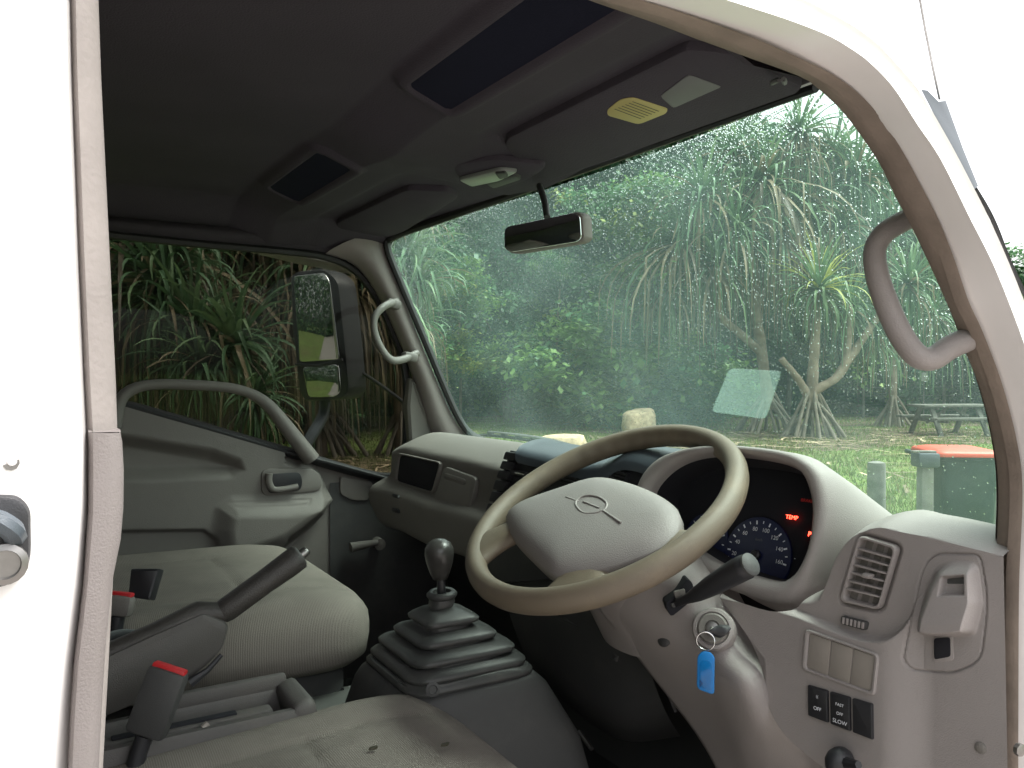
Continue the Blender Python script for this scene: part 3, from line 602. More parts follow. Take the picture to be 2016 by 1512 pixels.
for k in range(6): x = 1663+k*7.6; plate('wheel_rib', rp([(x, 1214+k*1.9), (x+5, 1215.3+k*1.9), (x+4, 1228.5+k*1.9), (x-1, 1227.2+k*1.9)], 1, 2), CR_, .003, .0065, .0012, M['trim'], tb)
# lower right: coin tray panel with three blanks, switch bank
CQ = Chart(CR_(1650, 1330, .0145), CR_.n)
co = rp([(1592, 1243), (1726, 1290), (1718, 1364), (1586, 1316)], 9, 5); cc = co.mean(0)
sw = bezel('switch_panel', [tuple(cc+(p-cc)*(1.09, 1.12)) for p in co], [tuple(cc+(p-cc)*(.98, .98)) for p in co], CQ, -.003, .003, -.001, M['trim'], T)
bq = [(1594, 1246), (1724, 1292), (1716, 1362), (1588, 1315)]
def qd(Q, u, v): c = np.array(Q, float); return c[0]*(1-u)*(1-v)+c[1]*u*(1-v)+c[2]*u*v+c[3]*(1-u)*v
for k in range(3): plate('blank_plate', rp([qd(bq, k/3+.006, 0), qd(bq, (k+1)/3-.006, 0), qd(bq, (k+1)/3-.006, 1), qd(bq, k/3+.006, 1)], 2, 2), CQ, -.003, .0006, .0006, M['trim2'], sw)
bq = [(1590, 1346), (1722, 1385), (1723, 1458), (1591, 1408)]
so = [np.array(p) for p in rp(bq, 4, 4)]; sc_ = np.mean(so, 0)
for k, words_ in enumerate(((('((', .28, .0045), ('OFF', .66, .0055)), (('FAST', .32, .0045), ('OFF', .58, .0045), ('SLOW', .82, .006)), ())):
    sq = plate('rocker_switch', rp([qd(bq, k/3+.02, .02), qd(bq, (k+1)/3-.02, .02), qd(bq, (k+1)/3-.02, .98), qd(bq, k/3+.02, .98)], 2, 3), CQ, -.003, .0035, .0012, M['black'], sw)
    eu = CQ(*qd(bq, 1, .5))-CQ(*qd(bq, 0, .5)); eu /= np.linalg.norm(eu); ev = np.cross(CQ.n, eu); ev = ev if ev[2] > 0 else -ev
    if words_: obj('lettering', *joined(*[put_text(s, z, CQ(*qd(bq, k/3+1/6, v), .0038), eu, ev) for s, v, z in words_]), M['print'], sq)
obj('trim_screw', *lathe([(.0055, 0), (.0055, .0012), (.004, .0022), (0, .0024)], CR_(1931, 1472, .0), CR_.n, 14), M['grey'], T)
kn = CR_(1682, 1490, .03); hl = obj('hood_release', *ell(kn, (.018, .014, .016), 14), M['black'], T); obj('lever', *tube([kn, kn+np.array([-.01, -.03, .012])], [.008, .004], 8), M['black'], hl)
# dark reveal behind column, between cowl and lower panel
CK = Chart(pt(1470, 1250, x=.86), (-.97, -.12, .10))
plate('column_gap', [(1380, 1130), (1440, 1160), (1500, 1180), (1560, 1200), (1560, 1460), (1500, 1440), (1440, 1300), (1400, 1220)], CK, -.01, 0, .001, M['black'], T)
# ------------------------------------------------------------------ steering wheel
WC = np.array([.685, .893, 1.429]); WN = np.array([-math.cos(rad(60.6)), -.03, math.sin(rad(60.6))]); WN /= np.linalg.norm(WN)
CW = Chart(WC, WN); e1 = np.cross([0, 0, 1], WN); e1 /= np.linalg.norm(e1); e2 = np.cross(WN, e1)
if e1[1] > 0: e1 = -e1
if e2[2] < 0: e2 = -e2
st = grp('steering_wheel', WC, T)
RW = .1885
def wp(r, a, h=0): return WC+r*(math.cos(a)*e1+math.sin(a)*e2)+WN*h
ring = [wp(RW, a) for a in lin(0, 2*math.pi, 97)[:-1]]
nseg = 18; L = []
for i, a in enumerate(lin(0, 2*math.pi, 193)[:-1]):
    o = wp(RW, a); er = math.cos(a)*e1+math.sin(a)*e2; lp = []
    for t in lin(0, 2*math.pi, nseg+1)[:-1]:
        r = .0158 + .0016*math.cos(t)
        if math.cos(t) < -.55 and 1.1 < a < 2.6: r -= .0012*(.5+.5*math.cos(a*150))     # finger grips inside the top
        lp.append(o+er*r*.94*math.cos(t)+WN*r*1.12*math.sin(t))
    L.append(np.array(lp))
obj('rim', *loft(L, ring=True), M['rim'], st, smooth=80)
hubpx = [(1003, 1030), (1020, 1008), (1050, 993), (1106, 974), (1159, 957), (1195, 954), (1240, 964), (1285, 981), (1323, 1003), (1345, 1028), (1340, 1066), (1300, 1100), (1245, 1122), (1190, 1138), (1130, 1150), (1095, 1148), (1052, 1110), (1014, 1068)]
H = cr([(x, y) for x, y in hubpx], 72, True)
B = CW(H[:, 0], H[:, 1], .012); c0 = B.mean(0)
loops = [B+WN*-.045+(c0-B)*.16, B+WN*-.012, B]
hc = H.mean(0)
for s_ in (.985, .96, .93, .89, .84, .78, .71, .63, .54, .44, .33, .2, .08, .01):
    Q = hc+(H-hc)*s_; dq = -sdp(Q[:, 0], Q[:, 1], H); loops.append(CW(Q[:, 0], Q[:, 1], .012+.018*(1-np.exp(-dq/17))+.002*(1-s_)))
hub = obj('airbag_cover', *loft(loops, cap0=True, cap1=True), M['pad'], st, smooth=80)
# raised emblem: oval with a bar through it and a line running out on each side
CE = Chart(WC+WN*.0325, WN)
ov = cr([(1133, 992), (1139, 980), (1155, 974), (1176, 976), (1192, 986), (1193, 997), (1184, 1005), (1166, 1009), (1146, 1007)], 40, True)
em = obj('emblem', *tube(CE(ov[:, 0], ov[:, 1], -.0012), .0015, 8, closed=True), M['trim'], st)
for i, seg in enumerate((((1148, 986), (1180, 999)), ((1113, 975), (1139, 985)), ((1187, 1004), (1222, 1027)))):
    obj('emblem_bar', *tube([CE(*seg[0], (-.001, -.003, -.0008)[i]), CE(*seg[1], (-.001, -.0022, -.0012)[i])], .0014, 8), M['trim'], em)
ex_, ey_ = e1, e2
def spoke(a0, a1, w0, w1, r0=.075, lift=.006):
    rows = []
    for t in lin(0, 1, 14):
        a = a0+(a1-a0)*t; r = r0+(RW-.008-r0)*t; er = math.cos(a)*e1+math.sin(a)*e2; et = -math.sin(a)*e1+math.cos(a)*e2
        w = w0+(w1-w0)*t; w = w*(1+.55*max(0, (t-.55)/.45)**2+.15*max(0, (.35-t)/.35)**2); o = WC+er*r+WN*(lift*(1-t))
        rows.append(np.array([o+et*w*math.copysign(abs(math.cos(q))**.8, math.cos(q))+WN*.0125*math.sin(q)*(1.0) for q in lin(0, 2*math.pi, 17)[:-1]]))
    return loft(rows, cap0=True, cap1=True)
def ang(px, py): q = CW(px, py)-WC; return math.atan2(q@e2, q@e1)
obj('spoke', *spoke(ang(1020, 1035), ang(945, 1085), .030, .030, .085, .004), M['rim'], st, smooth=70)
obj('spoke', *spoke(ang(1182, 1112), ang(1130, 1160), .033, .034, .096, .0125), M['rim'], st, smooth=70)
obj('spoke', *spoke(ang(1300, 1062), ang(1330, 1080), .022, .022), M['rim'], st, smooth=70)
# column: shroud under the wheel and the long lower cover
AX = -WN
def ring_at(t, a, b, n=40): 
    o = WC+AX*t; return np.array([o+e1*a*math.copysign(abs(math.cos(q))**.8, math.cos(q))+e2*b*math.copysign(abs(math.sin(q))**.8, math.sin(q)) for q in lin(0, 2*math.pi, n+1)[:-1]])
co_ = grp('steering_column', WC+AX*.15, T)
obj('upper_shroud', *loft([ring_at(.018, .05, .04), ring_at(.022, .078, .064), ring_at(.03, .083, .068), ring_at(.085, .084, .07), ring_at(.09, .081, .067), ring_at(.20, .08, .066)], cap0=True), M['trim'], co_, smooth=50)
def dd(px, py, d): return pt(px, py, d=d)
rows = [
 [(1165, 1150, 1.14), (1215, 1130, 1.10), (1270, 1110, 1.075), (1315, 1094, 1.06), (1352, 1085, 1.065), (1376, 1094, 1.09)],
 [(1180, 1200, 1.13), (1225, 1180, 1.085), (1280, 1162, 1.055), (1340, 1145, 1.035), (1390, 1135, 1.05), (1425, 1150, 1.11)],
 [(1232, 1265, 1.13), (1275, 1245, 1.075), (1325, 1228, 1.04), (1375, 1212, 1.02), (1425, 1205, 1.04), (1462, 1215, 1.11)],
 [(1282, 1330, 1.13), (1325, 1312, 1.07), (1375, 1295, 1.02), (1428, 1282, .995), (1475, 1275, 1.02), (1505, 1285, 1.09)],
 [(1325, 1385, 1.13), (1370, 1368, 1.065), (1420, 1350, .995), (1465, 1338, .96), (1508, 1330, .98), (1535, 1340, 1.06)],
 [(1370, 1445, 1.13), (1408, 1428, 1.07), (1450, 1415, 1.00), (1490, 1405, .965), (1535, 1398, .98), (1562, 1410, 1.06)],
 [(1408, 1510, 1.13), (1440, 1500, 1.09), (1475, 1490, 1.04), (1520, 1482, 1.01), (1570, 1470, 1.01), (1600, 1470, 1.07)],
 [(1440, 1590, 1.16), (1470, 1590, 1.14), (1510, 1590, 1.12), (1550, 1590, 1.11), (1600, 1580, 1.11), (1640, 1560, 1.14)]]
GC = spl([[dd(*q) for q in r] for r in rows], 60, 44)
back = np.stack([np.concatenate([[g[0]+np.array([.06, .03, 0])], g, [g[-1]+np.array([.03, .008, -.01])]]) for g in GC])
lc = obj('lower_cover', *grid(back), M['trim'], co_, smooth=70)
# switch slot and stalk
CS2 = Chart(dd(1335, 1178, 1.022), np.cross(dd(1390, 1150, 1.03)-dd(1290, 1190, 1.03), dd(1335, 1210, 1.03)-dd(1335, 1140, 1.03)))
if CS2.n @ (CAM-CS2.o) < 0: CS2.n = -CS2.n
plate('stalk_slot', rp([(1309, 1187), (1330, 1167), (1352, 1137), (1362, 1146), (1368, 1172), (1352, 1188), (1322, 1212), (1316, 1208)], 3, 2), CS2, -.02, .0045, .001, M['void'], co_)
plate('slot_clip', rp([(1324, 1163), (1346, 1156), (1348, 1172), (1330, 1180)], 2, 2), CS2, .003, .007, .001, M['grey'], co_)
plate('slot_clip', rp([(1318, 1186), (1336, 1178), (1340, 1186), (1322, 1194)], 2, 2), CS2, .003, .008, .001, M['dgrey'], co_)
sk = cr([dd(1330, 1188, 1.02), dd(1350, 1180, 1.00), dd(1372, 1170, .985), dd(1410, 1148, .96), dd(1450, 1125, .935), dd(1476, 1112, .92)], 24)
stalk = obj('indicator_stalk', *tube(sk, np.interp(lin(0, 1, 24), [0, .2, .34, .5, .85, .97, 1], [.005, .006, .0095, .012, .0145, .0145, .011]), 14), M['black'], co_, smooth=60)
e = sk[-1]-sk[-3]; e /= np.linalg.norm(e); obj('stalk_cap', *lathe([(.0135, 0), (.0135, .003), (.011, .005), (0, .0055)], sk[-1]-e*.001, e, 18), M['dgrey'], stalk)
# ignition lock
lk = dd(1404, 1238, .998); ln = (CAM-lk); ln /= np.linalg.norm(ln); ln = ln*.7+np.array([-.35, -.1, .22]); ln /= np.linalg.norm(ln)
ig = obj('ignition_lock', *lathe([(.026, -.02), (.026, -.002), (.024, .003), (.0205, .004), (.019, .0015), (.0185, .0015)], lk, ln, 30), M['trim'], co_)
obj('lock_face', *lathe([(.0185, -.003), (.0185, .004), (.0165, .006), (.0095, .006), (.009, .004), (0, .004)], lk, ln, 30), M['grey'], ig)
obj('lock_barrel', *lathe([(.0075, .003), (.0075, .009), (.006, .0095), (0, .0095)], lk, ln, 24), M['steel'], ig)
sc2 = dd(1308, 1258, 1.062); obj('screw_well', *ell(sc2, (.012, .012, .006), 16, np.array([e1, np.cross(ln, e1), ln]).T), M['dgrey'], co_)
# knee panel: dark lower dash left of the column, and the floor well
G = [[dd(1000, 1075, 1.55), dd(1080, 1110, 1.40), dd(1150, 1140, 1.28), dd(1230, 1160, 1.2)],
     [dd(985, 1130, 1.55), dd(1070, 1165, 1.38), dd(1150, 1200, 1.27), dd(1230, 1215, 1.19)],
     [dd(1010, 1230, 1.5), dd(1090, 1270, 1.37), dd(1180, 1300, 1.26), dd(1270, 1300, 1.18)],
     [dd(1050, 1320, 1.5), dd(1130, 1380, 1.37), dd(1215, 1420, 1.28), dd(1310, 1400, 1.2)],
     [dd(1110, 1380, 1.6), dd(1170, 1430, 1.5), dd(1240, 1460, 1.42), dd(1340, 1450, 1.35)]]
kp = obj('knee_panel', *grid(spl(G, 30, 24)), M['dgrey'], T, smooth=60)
obj('panel_lip', *tube(cr([dd(1100, 1215, 1.335), dd(1150, 1238, 1.285), dd(1185, 1262, 1.255), dd(1215, 1290, 1.225), dd(1212, 1300, 1.225)], 20), .004, 8), M['dgrey'], kp)
for q in (((1140, 1440, 1.40), (1165, 1475, 1.36)), ((1300, 1330, 1.2), (1330, 1400, 1.2))): obj('cable', *tube([dd(*q[0]), dd(*q[1])], .004, 6), M['steel' if q[0][0] < 1200 else 'black'], kp)
# ------------------------------------------------------------------ keys in the lock (a thing of their own)
kb = thing('key_bunch', 'ignition key on a split ring with a blue plastic tag, hanging from the steering column', 'keys', tuple(lk+ln*.02))
kd = np.cross(ln, [0, 0, 1]); kd /= np.linalg.norm(kd)
ka = Chart(lk+ln*.016, ln)
hd = cr([dd(1394, 1246, .983), dd(1408, 1246, .975), dd(1424, 1240, .972), dd(1437, 1234, .972)], 16)
obj('key_head', *tube(hd, np.interp(lin(0, 1, 16), [0, .25, .75, 1], [.0035, .0075, .0068, .003]), 12, sx=.4, up=kd), M['black'], kb)
obj('key_blade', *tube([lk+ln*.006, hd[2]], .0032, 8), M['steel'], kb)
rc = dd(1389, 1262, .972); rn = np.array([-.75, -.62, .1]); rn /= np.linalg.norm(rn); ru = np.cross(rn, [0, 0, 1]); ru /= np.linalg.norm(ru); rv_ = np.cross(ru, rn)
obj('split_ring', *tube([rc+.0105*(math.cos(a)*ru+math.sin(a)*rv_)+rn*.0008*math.sin(a*2) for a in lin(0, 2*math.pi, 41)[:-1]], .0008, 8, closed=True), M['chrome'], kb)
CT = Chart(dd(1390, 1322, .968), (-.75, -.65, .10))
tg = rp([(1381, 1282), (1398, 1283), (1407, 1294), (1406, 1365), (1400, 1366), (1376, 1357), (1372, 1350), (1373, 1292)], [7, 7, 6, 5, 4, 5, 4, 7], 4)
tagp = plate('blue_tag', tg, CT, -.0015, .0022, .0012, M['blue'], kb)
plate('tag_window', [tuple(np.array((1390, 1325))+(p-np.array((1390, 1325)))*(.72, .72)+np.array((0, 4))) for p in tg], CT, .002, .0026, .0004, mat('blue_tag_insert', (.0, .13, .38), .15, var=.12, vs=90), kb)
obj('lettering', *joined(*[(CT(np.array(q)[:, 0], np.array(q)[:, 1], .0030), [(0, 1, 2, 3)]) for q in ([(1378, 1338), (1379.2, 1338), (1379.2, 1352), (1378, 1352)], [(1379, 1338), (1383, 1343), (1382.5, 1344.5), (1379, 1340)], [(1383, 1343), (1384, 1344), (1380, 1349), (1379.2, 1348)])]), mat('navy_ink', (.0, .02, .12), .6), kb)
# ------------------------------------------------------------------ seats
def cushion(name, x0, x1, y0, y1, z, tilt, th, parent, crown=.018, bolster=.02, rc=.11, seam=None):
    """padded squab: rounded plan, crowned top with side bolsters, soft edges"""
    cx, cy_ = (x0+x1)/2, (y0+y1)/2; hx, hy = (x1-x0)/2, (y1-y0)/2
    plan = rs(rp([(x0, y0), (x1, y0), (x1, y1), (x0, y1)], [rc*.5, rc, rc, rc*.5], 9), 140, True)
    V = []; L = []
    def pos(s, zz):
        P = np.array([cx, cy_])+(plan-np.array([cx, cy_]))*s; return np.c_[P, np.full(len(P), zz)]
    for s, h in ((.93, -th), (.985, -th+.015), (1.0, -th*.62), (1.0, -.052), (.993, -.034), (.972, -.017), (.935, -.006)): L.append(pos(s, h))
    for s in lin(.90, .02, 26): L.append(pos(s, 0.0))
    out = []
    for k, l in enumerate(L):
        l = np.array(l); u = (l[:, 0]-cx)/hx; v = (l[:, 1]-cy_)/hy; r = np.maximum(np.abs(u), np.abs(v)); top = 1.0 if k >= 5 else 0.0
        dz = top*(crown*(1-r**2.2)+bolster*np.exp(-((np.abs(v)-.80)/.16)**2)*sst(1.0, .5, u)*.7 - bolster*.4)
        if seam is not None and k >= 7:
            for f in seam: dz = dz-.005*np.exp(-(f(u, v)/.016)**2)
        l[:, 2] += z+dz+tilt*(l[:, 0]-x1)
        out.append(l)
    V, F = loft(out, cap0=True, cap1=True)
    return obj(name, V, F, M['seat'], parent, smooth=70)
se = grp('passenger_seat', (.28, 1.54, 1.2), T)
cushion('cushion', -.02, .525, 1.275, 1.815, 1.237, -.02, .115, se, seam=(lambda u, v: (np.abs(v)-.55), lambda u, v: np.where(np.abs(v) < .57, u-.25, 9)))
obj('seat_base', *box((.24, 1.545, 1.05), (.46, .46, .16), None, .02), M['dgrey'], se)
cb = cushion('backrest', -.07, .47, 1.285, 1.805, 0, 0, .12, se); cb.rotation_euler = (0, rad(-104), 0); cb.location = Vector((-.09, 1.545, 1.50))-WO['passenger_seat']
sd_ = grp('driver_seat', (.28, .86, 1.15), T)
cushion('cushion', -.04, .515, .60, 1.088, 1.164, .045, .12, sd_, crown=.028, rc=.13, seam=(lambda u, v: (np.abs(v)-.55), lambda u, v: np.where(np.abs(v) < .57, u-.2, 9)))
obj('seat_base', *box((.24, .86, .97), (.46, .42, .18), None, .02), M['dgrey'], sd_)
db = cushion('backrest', -.07, .47, .615, 1.095, 0, 0, .12, sd_); db.rotation_euler = (0, rad(-106), 0); db.location = Vector((-.13, .855, 1.43))-WO['driver_seat']
for px, py in ((735, 1497), (875, 1490)):
    p = pt(px, py, z=1.163); lp = [p+np.array([.0025*math.cos(a)*(1.6+random.random()), .0015*math.sin(a)*(1.3+random.random()), .0135]) for a in lin(0, 6.28, 9)[:-1]]
    tag(obj('leaf_crumb', *loft([np.array(lp), np.array(lp)+np.array([.001, 0, .0025])], cap0=True, cap1=True), M['ink'], None), 'small dark leaf crumb lying on the driver seat cushion '+('nearer the handbrake' if px < 800 else 'nearer the steering column'), 'debris', 'crumbs on the driver seat')
# ------------------------------------------------------------------ centre: floor, engine cover, gear lever, handbrake, tray, belts
obj('cab_floor', *grid(np.stack([np.stack([np.full(20, x), lin(.44, 2.0, 20), np.full(20, .84)], 1) for x in lin(-.36, 1.05, 20)])), M['floor'], T)
ec = rp([(-.3, 1.02), (.62, 1.0), (.62, 1.36), (-.3, 1.34)], .04, 4)
ec = np.c_[ec, np.zeros(len(ec))]; cv = obj('engine_cover', *loft([ec*(1, 1, 0)+np.array([0, 0, .85]), ec+np.array([0, 0, 1.055]), inset(ec, (0, 0, 1), .008)+np.array([0, 0, 1.072]), inset(ec, (0, 0, 1), .03)+np.array([0, 0, 1.08])], cap1=True), M['vinyl'], T)
obj('cover_seam', *tube(cr([pt(635, 1318, z=1.083), pt(660, 1340, z=1.083), pt(676, 1357, z=1.083)], 10), .0015, 6), M['black'], cv)
gl = grp('gear_lever', (.545, 1.12, 1.2), T)
GX = np.array([.56, 1.115, 0])
def sq(cx, cy_, hx, hy, z, r, n=6): return np.array([(x, y, z) for x, y in rp([(cx-hx, cy_-hy), (cx+hx, cy_-hy), (cx+hx, cy_+hy), (cx-hx, cy_+hy)], r, n)])
zb = 1.172
obj('console_base', *loft([sq(.58, 1.115, .20, .145, .90, .05), sq(.575, 1.115, .165, .125, 1.06, .05), sq(.563, 1.115, .125, .108, 1.145, .04), sq(.56, 1.115, .112, .102, zb-.012, .035), sq(.56, 1.115, .105, .097, zb-.006, .035)], cap1=True), M['dgrey'], gl, smooth=50)
tiers = [(.104, 1.172), (.097, 1.186), (.085, 1.205), (.064, 1.224), (.044, 1.246)]
LL = [sq(.56, 1.115, .103, .097, zb-.01, .03)]
for i, (h, z) in enumerate(tiers):
    nx = tiers[i+1][0] if i < 4 else .022
    LL += [sq(.56-.002*i, 1.115, h-.006, (h-.006)*.95, z-.008, h*.32), sq(.56-.002*i, 1.115, h, h*.95, z-.005, h*.34), sq(.56-.002*i, 1.115, h+.001, (h+.001)*.95, z, h*.36), sq(.56-.002*i, 1.115, h-.003, (h-.003)*.95, z+.004, h*.38), sq(.555-.002*i, 1.115, nx+.004, (nx+.004)*.95, z+.008+.004*(i == 4), nx*.6)]
    LL += [sq(.555-.002*i, 1.115, nx-.005, (nx-.005)*.95, z+.009+.005*(i == 4), nx*.6)]
LL += [sq(.55, 1.115, .019, .019, 1.268, .018), sq(.55, 1.115, .017, .017, 1.274, .016)]
obj('gaiter', *loft(LL, cap1=True), M['boot'], gl, smooth=60)
obj('collar', *lathe([(.012, 0), (.021, .001), (.0235, .005), (.0235, .008), (.019, .012), (.0145, .011), (.013, .006)], (.55, 1.115, 1.272), (-.05, 0, 1), 24), M['boot'], gl, smooth=60)
obj('stick', *tube([(.55, 1.115, 1.26), (.547, 1.115, 1.33)], .0065, 10), M['black'], gl)
obj('knob', *lathe([(.0, -.002), (.011, 0), (.0155, .010), (.0205, .026), (.0225, .038), (.022, .046), (.018, .055), (.010, .0605), (0, .062)], (.547, 1.115, 1.302), (-.04, 0, 1), 26), mat('worn_knob', (.05, .048, .045), .28, .1, var=.3, vs=40), gl, smooth=70)
bp_ = pt(852, 1357, x=.40); 
obj('console_bolt', *lathe([(.010, 0), (.010, .002), (.006, .003), (.005, .0015), (0, .0015)], np.array([.50, 1.0, 1.10])*0+pt(852, 1357, y=1.000), (-.25, -.95, .2), 16), M['dgrey'], gl)
# handbrake
hb = grp('handbrake', (.23, 1.14, 1.27), T)
HB = lambda px, py: pt(px, py, y=1.14)
obj('grip', *tube([HB(436, 1206), HB(446, 1200), HB(520, 1146), HB(570, 1110), HB(588, 1096), HB(592, 1093)], [.015, .0168, .0168, .0185, .0185, .0145], 16), M['grip'], hb, smooth=50)
obj('release_button', *tube([HB(588, 1096), HB(602, 1085), HB(605, 1082)], [.0075, .0075, .005], 10), M['steel'], hb)
CH = Chart((.2, 1.14, 1.25), (0, -1, 0))
plate('lever_shroud', rp([(190, 1290), (300, 1240), (396, 1198), (440, 1216), (446, 1232), (436, 1270), (410, 1300), (352, 1345), (190, 1410)], [4, 4, 10, 8, 6, 14, 14, 8, 4], 4), CH, -.020, .020, .010, M['shroud'], hb)
obj('lever_channel', *tube([HB(180, 1304), HB(300, 1252), HB(392, 1206), HB(442, 1208)], [.0155, .0155, .0155, .0145], 12), M['grip'], hb)
obj('cable_stay', *tube([HB(428, 1278)+np.array([0, -.026, 0]), HB(400, 1306)+np.array([0, -.03, 0]), HB(366, 1330)+np.array([0, -.03, 0])], [.003, .004, .007], 8), M['black'], hb)
# tray between the seats
tr = grp('console_tray', (.25, 1.08, 1.16), T)
x0, x1, y0, y1, zt = .06, .325, 1.04, 1.135, 1.180
def rect(a, z): return sq((x0+x1)/2, (y0+y1)/2, (x1-x0)/2-a, (y1-y0)/2-a, z, .012, 4)
M['tray'] = M['shroud']
obj('tray_body', *loft([rect(-.008, 1.04), rect(-.003, zt-.03), rect(0, zt-.005), rect(.002, zt), rect(.011, zt), rect(.0135, zt-.004), rect(.016, zt-.045)], cap1=True), M['tray'], tr, smooth=40)
obj('slot_wall', *box(((x0+x1)/2-.02, y0+.034, zt-.016), (x1-x0-.05, .022, .030), None, .004), M['tray'], tr)
obj('slot_floor', *box(((x0+x1)/2-.03, y0+.034, zt-.0005), (x1-x0-.12, .012, .004), None, .001), M['void'], tr)
obj('front_block', *box((x1-.008, (y0+y1)/2, zt-.012), (.032, y1-y0+.004, .044), Matrix.Rotation(rad(-12), 3, 'Y'), .010), M['tray'], tr)
obj('rear_wall_rim', *box(((x0+x1)/2+.03, y1-.004, zt+.004), (x1-x0-.08, .014, .030), None, .006), M['tray'], tr)
obj('coin', *lathe([(.004, 0), (.004, .008), (0, .008)], (.19, 1.052, zt-.002), (.8, .1, .6), 10), M['trim2'], tr)
# belt buckles
def buckle(p, ax, w, ln_, m, red, name='belt_buckle', tongue=None):
    g = grp(name, p, T); ax = np.asarray(ax, float); ax /= np.linalg.norm(ax); s = np.cross(ax, [-.45, -.85, .2]); s /= np.linalg.norm(s); n = np.cross(s, ax)
    R3 = np.stack([s, n, ax], 1)
    V, F = box((0, 0, 0), (w, .024, ln_), None, .006); obj('buckle_body', np.array(V)@R3.T+p, F, m, g)
    V, F = box((0, 0, ln_/2), (w*.86, .014, .008), None, .002); obj('release_button', np.array(V)@R3.T+p, F, red, g)
    V, F = tube([(0, 0, -ln_/2), (0, 0, -ln_/2-.02), (.006, 0, -ln_/2-.06)], .010, 10); obj('stalk', np.array(V)@R3.T+p, F, M['black'], g)
    return g
buckle(pt(310, 1382, y=1.03), np.array([.38, .0, 1]), .046, .078, M['dgrey'], M['red'])
buckle(pt(236, 1192, y=1.28), np.array([.2, .1, 1]), .036, .03, M['grey'], M['red'])
g = plate('buckle_pocket', rp([(262, 1120), (318, 1120), (300, 1182), (256, 1176)], 4, 3), Chart(pt(285, 1150, y=1.32), (-.4, -.85, .3)), -.012, .012, .004, M['black'], T)
obj('webbing', *tube(cr([pt(196, 1268, y=1.2), pt(240, 1256, y=1.22), pt(285, 1262, y=1.24)], 12), .012, 8, sx=.25), M['black'], T)
# ------------------------------------------------------------------ body shell, door aperture, pillars
YS = .425
seal_in = [(1060, -40), (1153, -2), (1285, 44), (1372, 77), (1458, 108), (1573, 150), (1610, 174), (1657, 218), (1697, 270), (1733, 325), (1764, 389), (1796, 449), (1828, 516), (1855, 575), (1880, 634), (1901, 692), (1923, 746), (1944, 817), (1956, 874), (1964, 935), (1965, 1006), (1963, 1060), (1962, 1200), (1964, 1560)]
seal_out = [(1095, -50), (1188, -12), (1310, 22), (1400, 51), (1487, 82), (1573, 122), (1628, 150), (1676, 182), (1720, 226), (1757, 280), (1796, 349), (1836, 425), (1868, 504), (1896, 592), (1923, 648), (1948, 710), (1967, 766), (1985, 832), (1999, 899), (2004, 953), (2003, 1024), (1999, 1096), (1996, 1200), (1994, 1560)]
ridge = [(1180, -90), (1280, -50), (1390, -12), (1470, 14), (1550, 40), (1629, 71), (1675, 98), (1709, 123), (1756, 172), (1804, 246), (1835, 290), (1860, 333), (1907, 429), (1951, 516), (1990, 612), (2020, 695), (2045, 770), (2065, 850), (2075, 930), (2080, 1000), (2080, 1060), (2080, 1120), (2080, 1220), (2080, 1560)]
outr = [(1250, -150), (1350, -110), (1450, -60), (1520, -28), (1586, 0), (1669, 44), (1702, 66), (1729, 87), (1764, 124), (1804, 171), (1826, 204), (1844, 234), (1880, 298), (1919, 373), (1947, 429), (1979, 500), (2010, 576), (2040, 660), (2070, 760), (2090, 850), (2100, 950), (2110, 1060), (2110, 1200), (2110, 1560)]
n = 110
Si, So, Ri, Ou = [cr(q, n) for q in (seal_in, seal_out, ridge, outr)]
def yp(Q, y): return np.array([pt(a, b, y=y) for a, b in Q])
A, B = yp(Si, .447), yp(So, .425); mid_ = (A+B)/2
def outw(Q):
    t = np.gradient(Q, axis=0); o = np.stack([-t[:, 2], 0*t[:, 0], t[:, 0]], 1); o /= np.linalg.norm(o, axis=1)[:, None]; return o
OW = outw(A)
sl = [A+OW*.035+np.array([0, .018, 0]), A, A*.8+B*.2+np.array([0, -.008, 0]), mid_+np.array([0, -.011, 0]), A*.2+B*.8+np.array([0, -.008, 0]), B, B+np.array([0, .008, 0])]
obj('door_seal', *grid(np.stack(sl)), M['seald'], T, smooth=70)
R1 = yp(Ri, .395); O1 = yp(Ou, .405); B2 = yp(So, .428)
pb = [B2+np.array([0, .006, 0]), B2*.82+R1*.18+np.array([0, .008, 0]), B2*.62+R1*.38+np.array([0, .010, 0]), B2*.35+R1*.65+np.array([0, .008, 0]), B2*.12+R1*.88+np.array([0, .002, 0]), R1+np.array([0, -.001, 0]), R1*.7+O1*.3+np.array([0, .001, 0]), R1*.45+O1*.55+np.array([0, .004, 0]), R1*.15+O1*.85+np.array([0, .004, 0]), O1, O1+np.array([.004, .012, .004]), O1+np.array([.03, .07, .015])]
obj('door_frame', *grid(np.stack(pb)), M['paint'], T, smooth=70)
# windscreen-side garnish, gutter line and aerial beyond the right pillar
CG = [pt(x, y, y=.44) for x, y in ((1822, 176), (1850, 212), (1876, 262), (1904, 322), (1922, 368))]
ga = obj('corner_garnish', *loft([np.array([np.array(pt(x, y, y=yy)) for x, y in ((1813, 176), (1826, 178), (1848, 200), (1862, 198), (1896, 292), (1926, 366), (1917, 374), (1870, 285))]) for yy in (.43, .47)], cap0=True, cap1=True), M['hood'], T)
obj('windscreen_gutter', *tube(cr([pt(x, y, y=.44) for x, y in ((1920, 372), (1944, 412), (1962, 450), (1985, 510), (2014, 572), (2050, 660))], 20), .0022, 6), M['rubber'], T)
ae = obj('aerial', *tube([pt(1850, 196, y=.46), pt(1838, 140, y=.46), pt(1822, 60, y=.46), pt(1806, -30, y=.46)], .0011, 6), M['steel'], T)
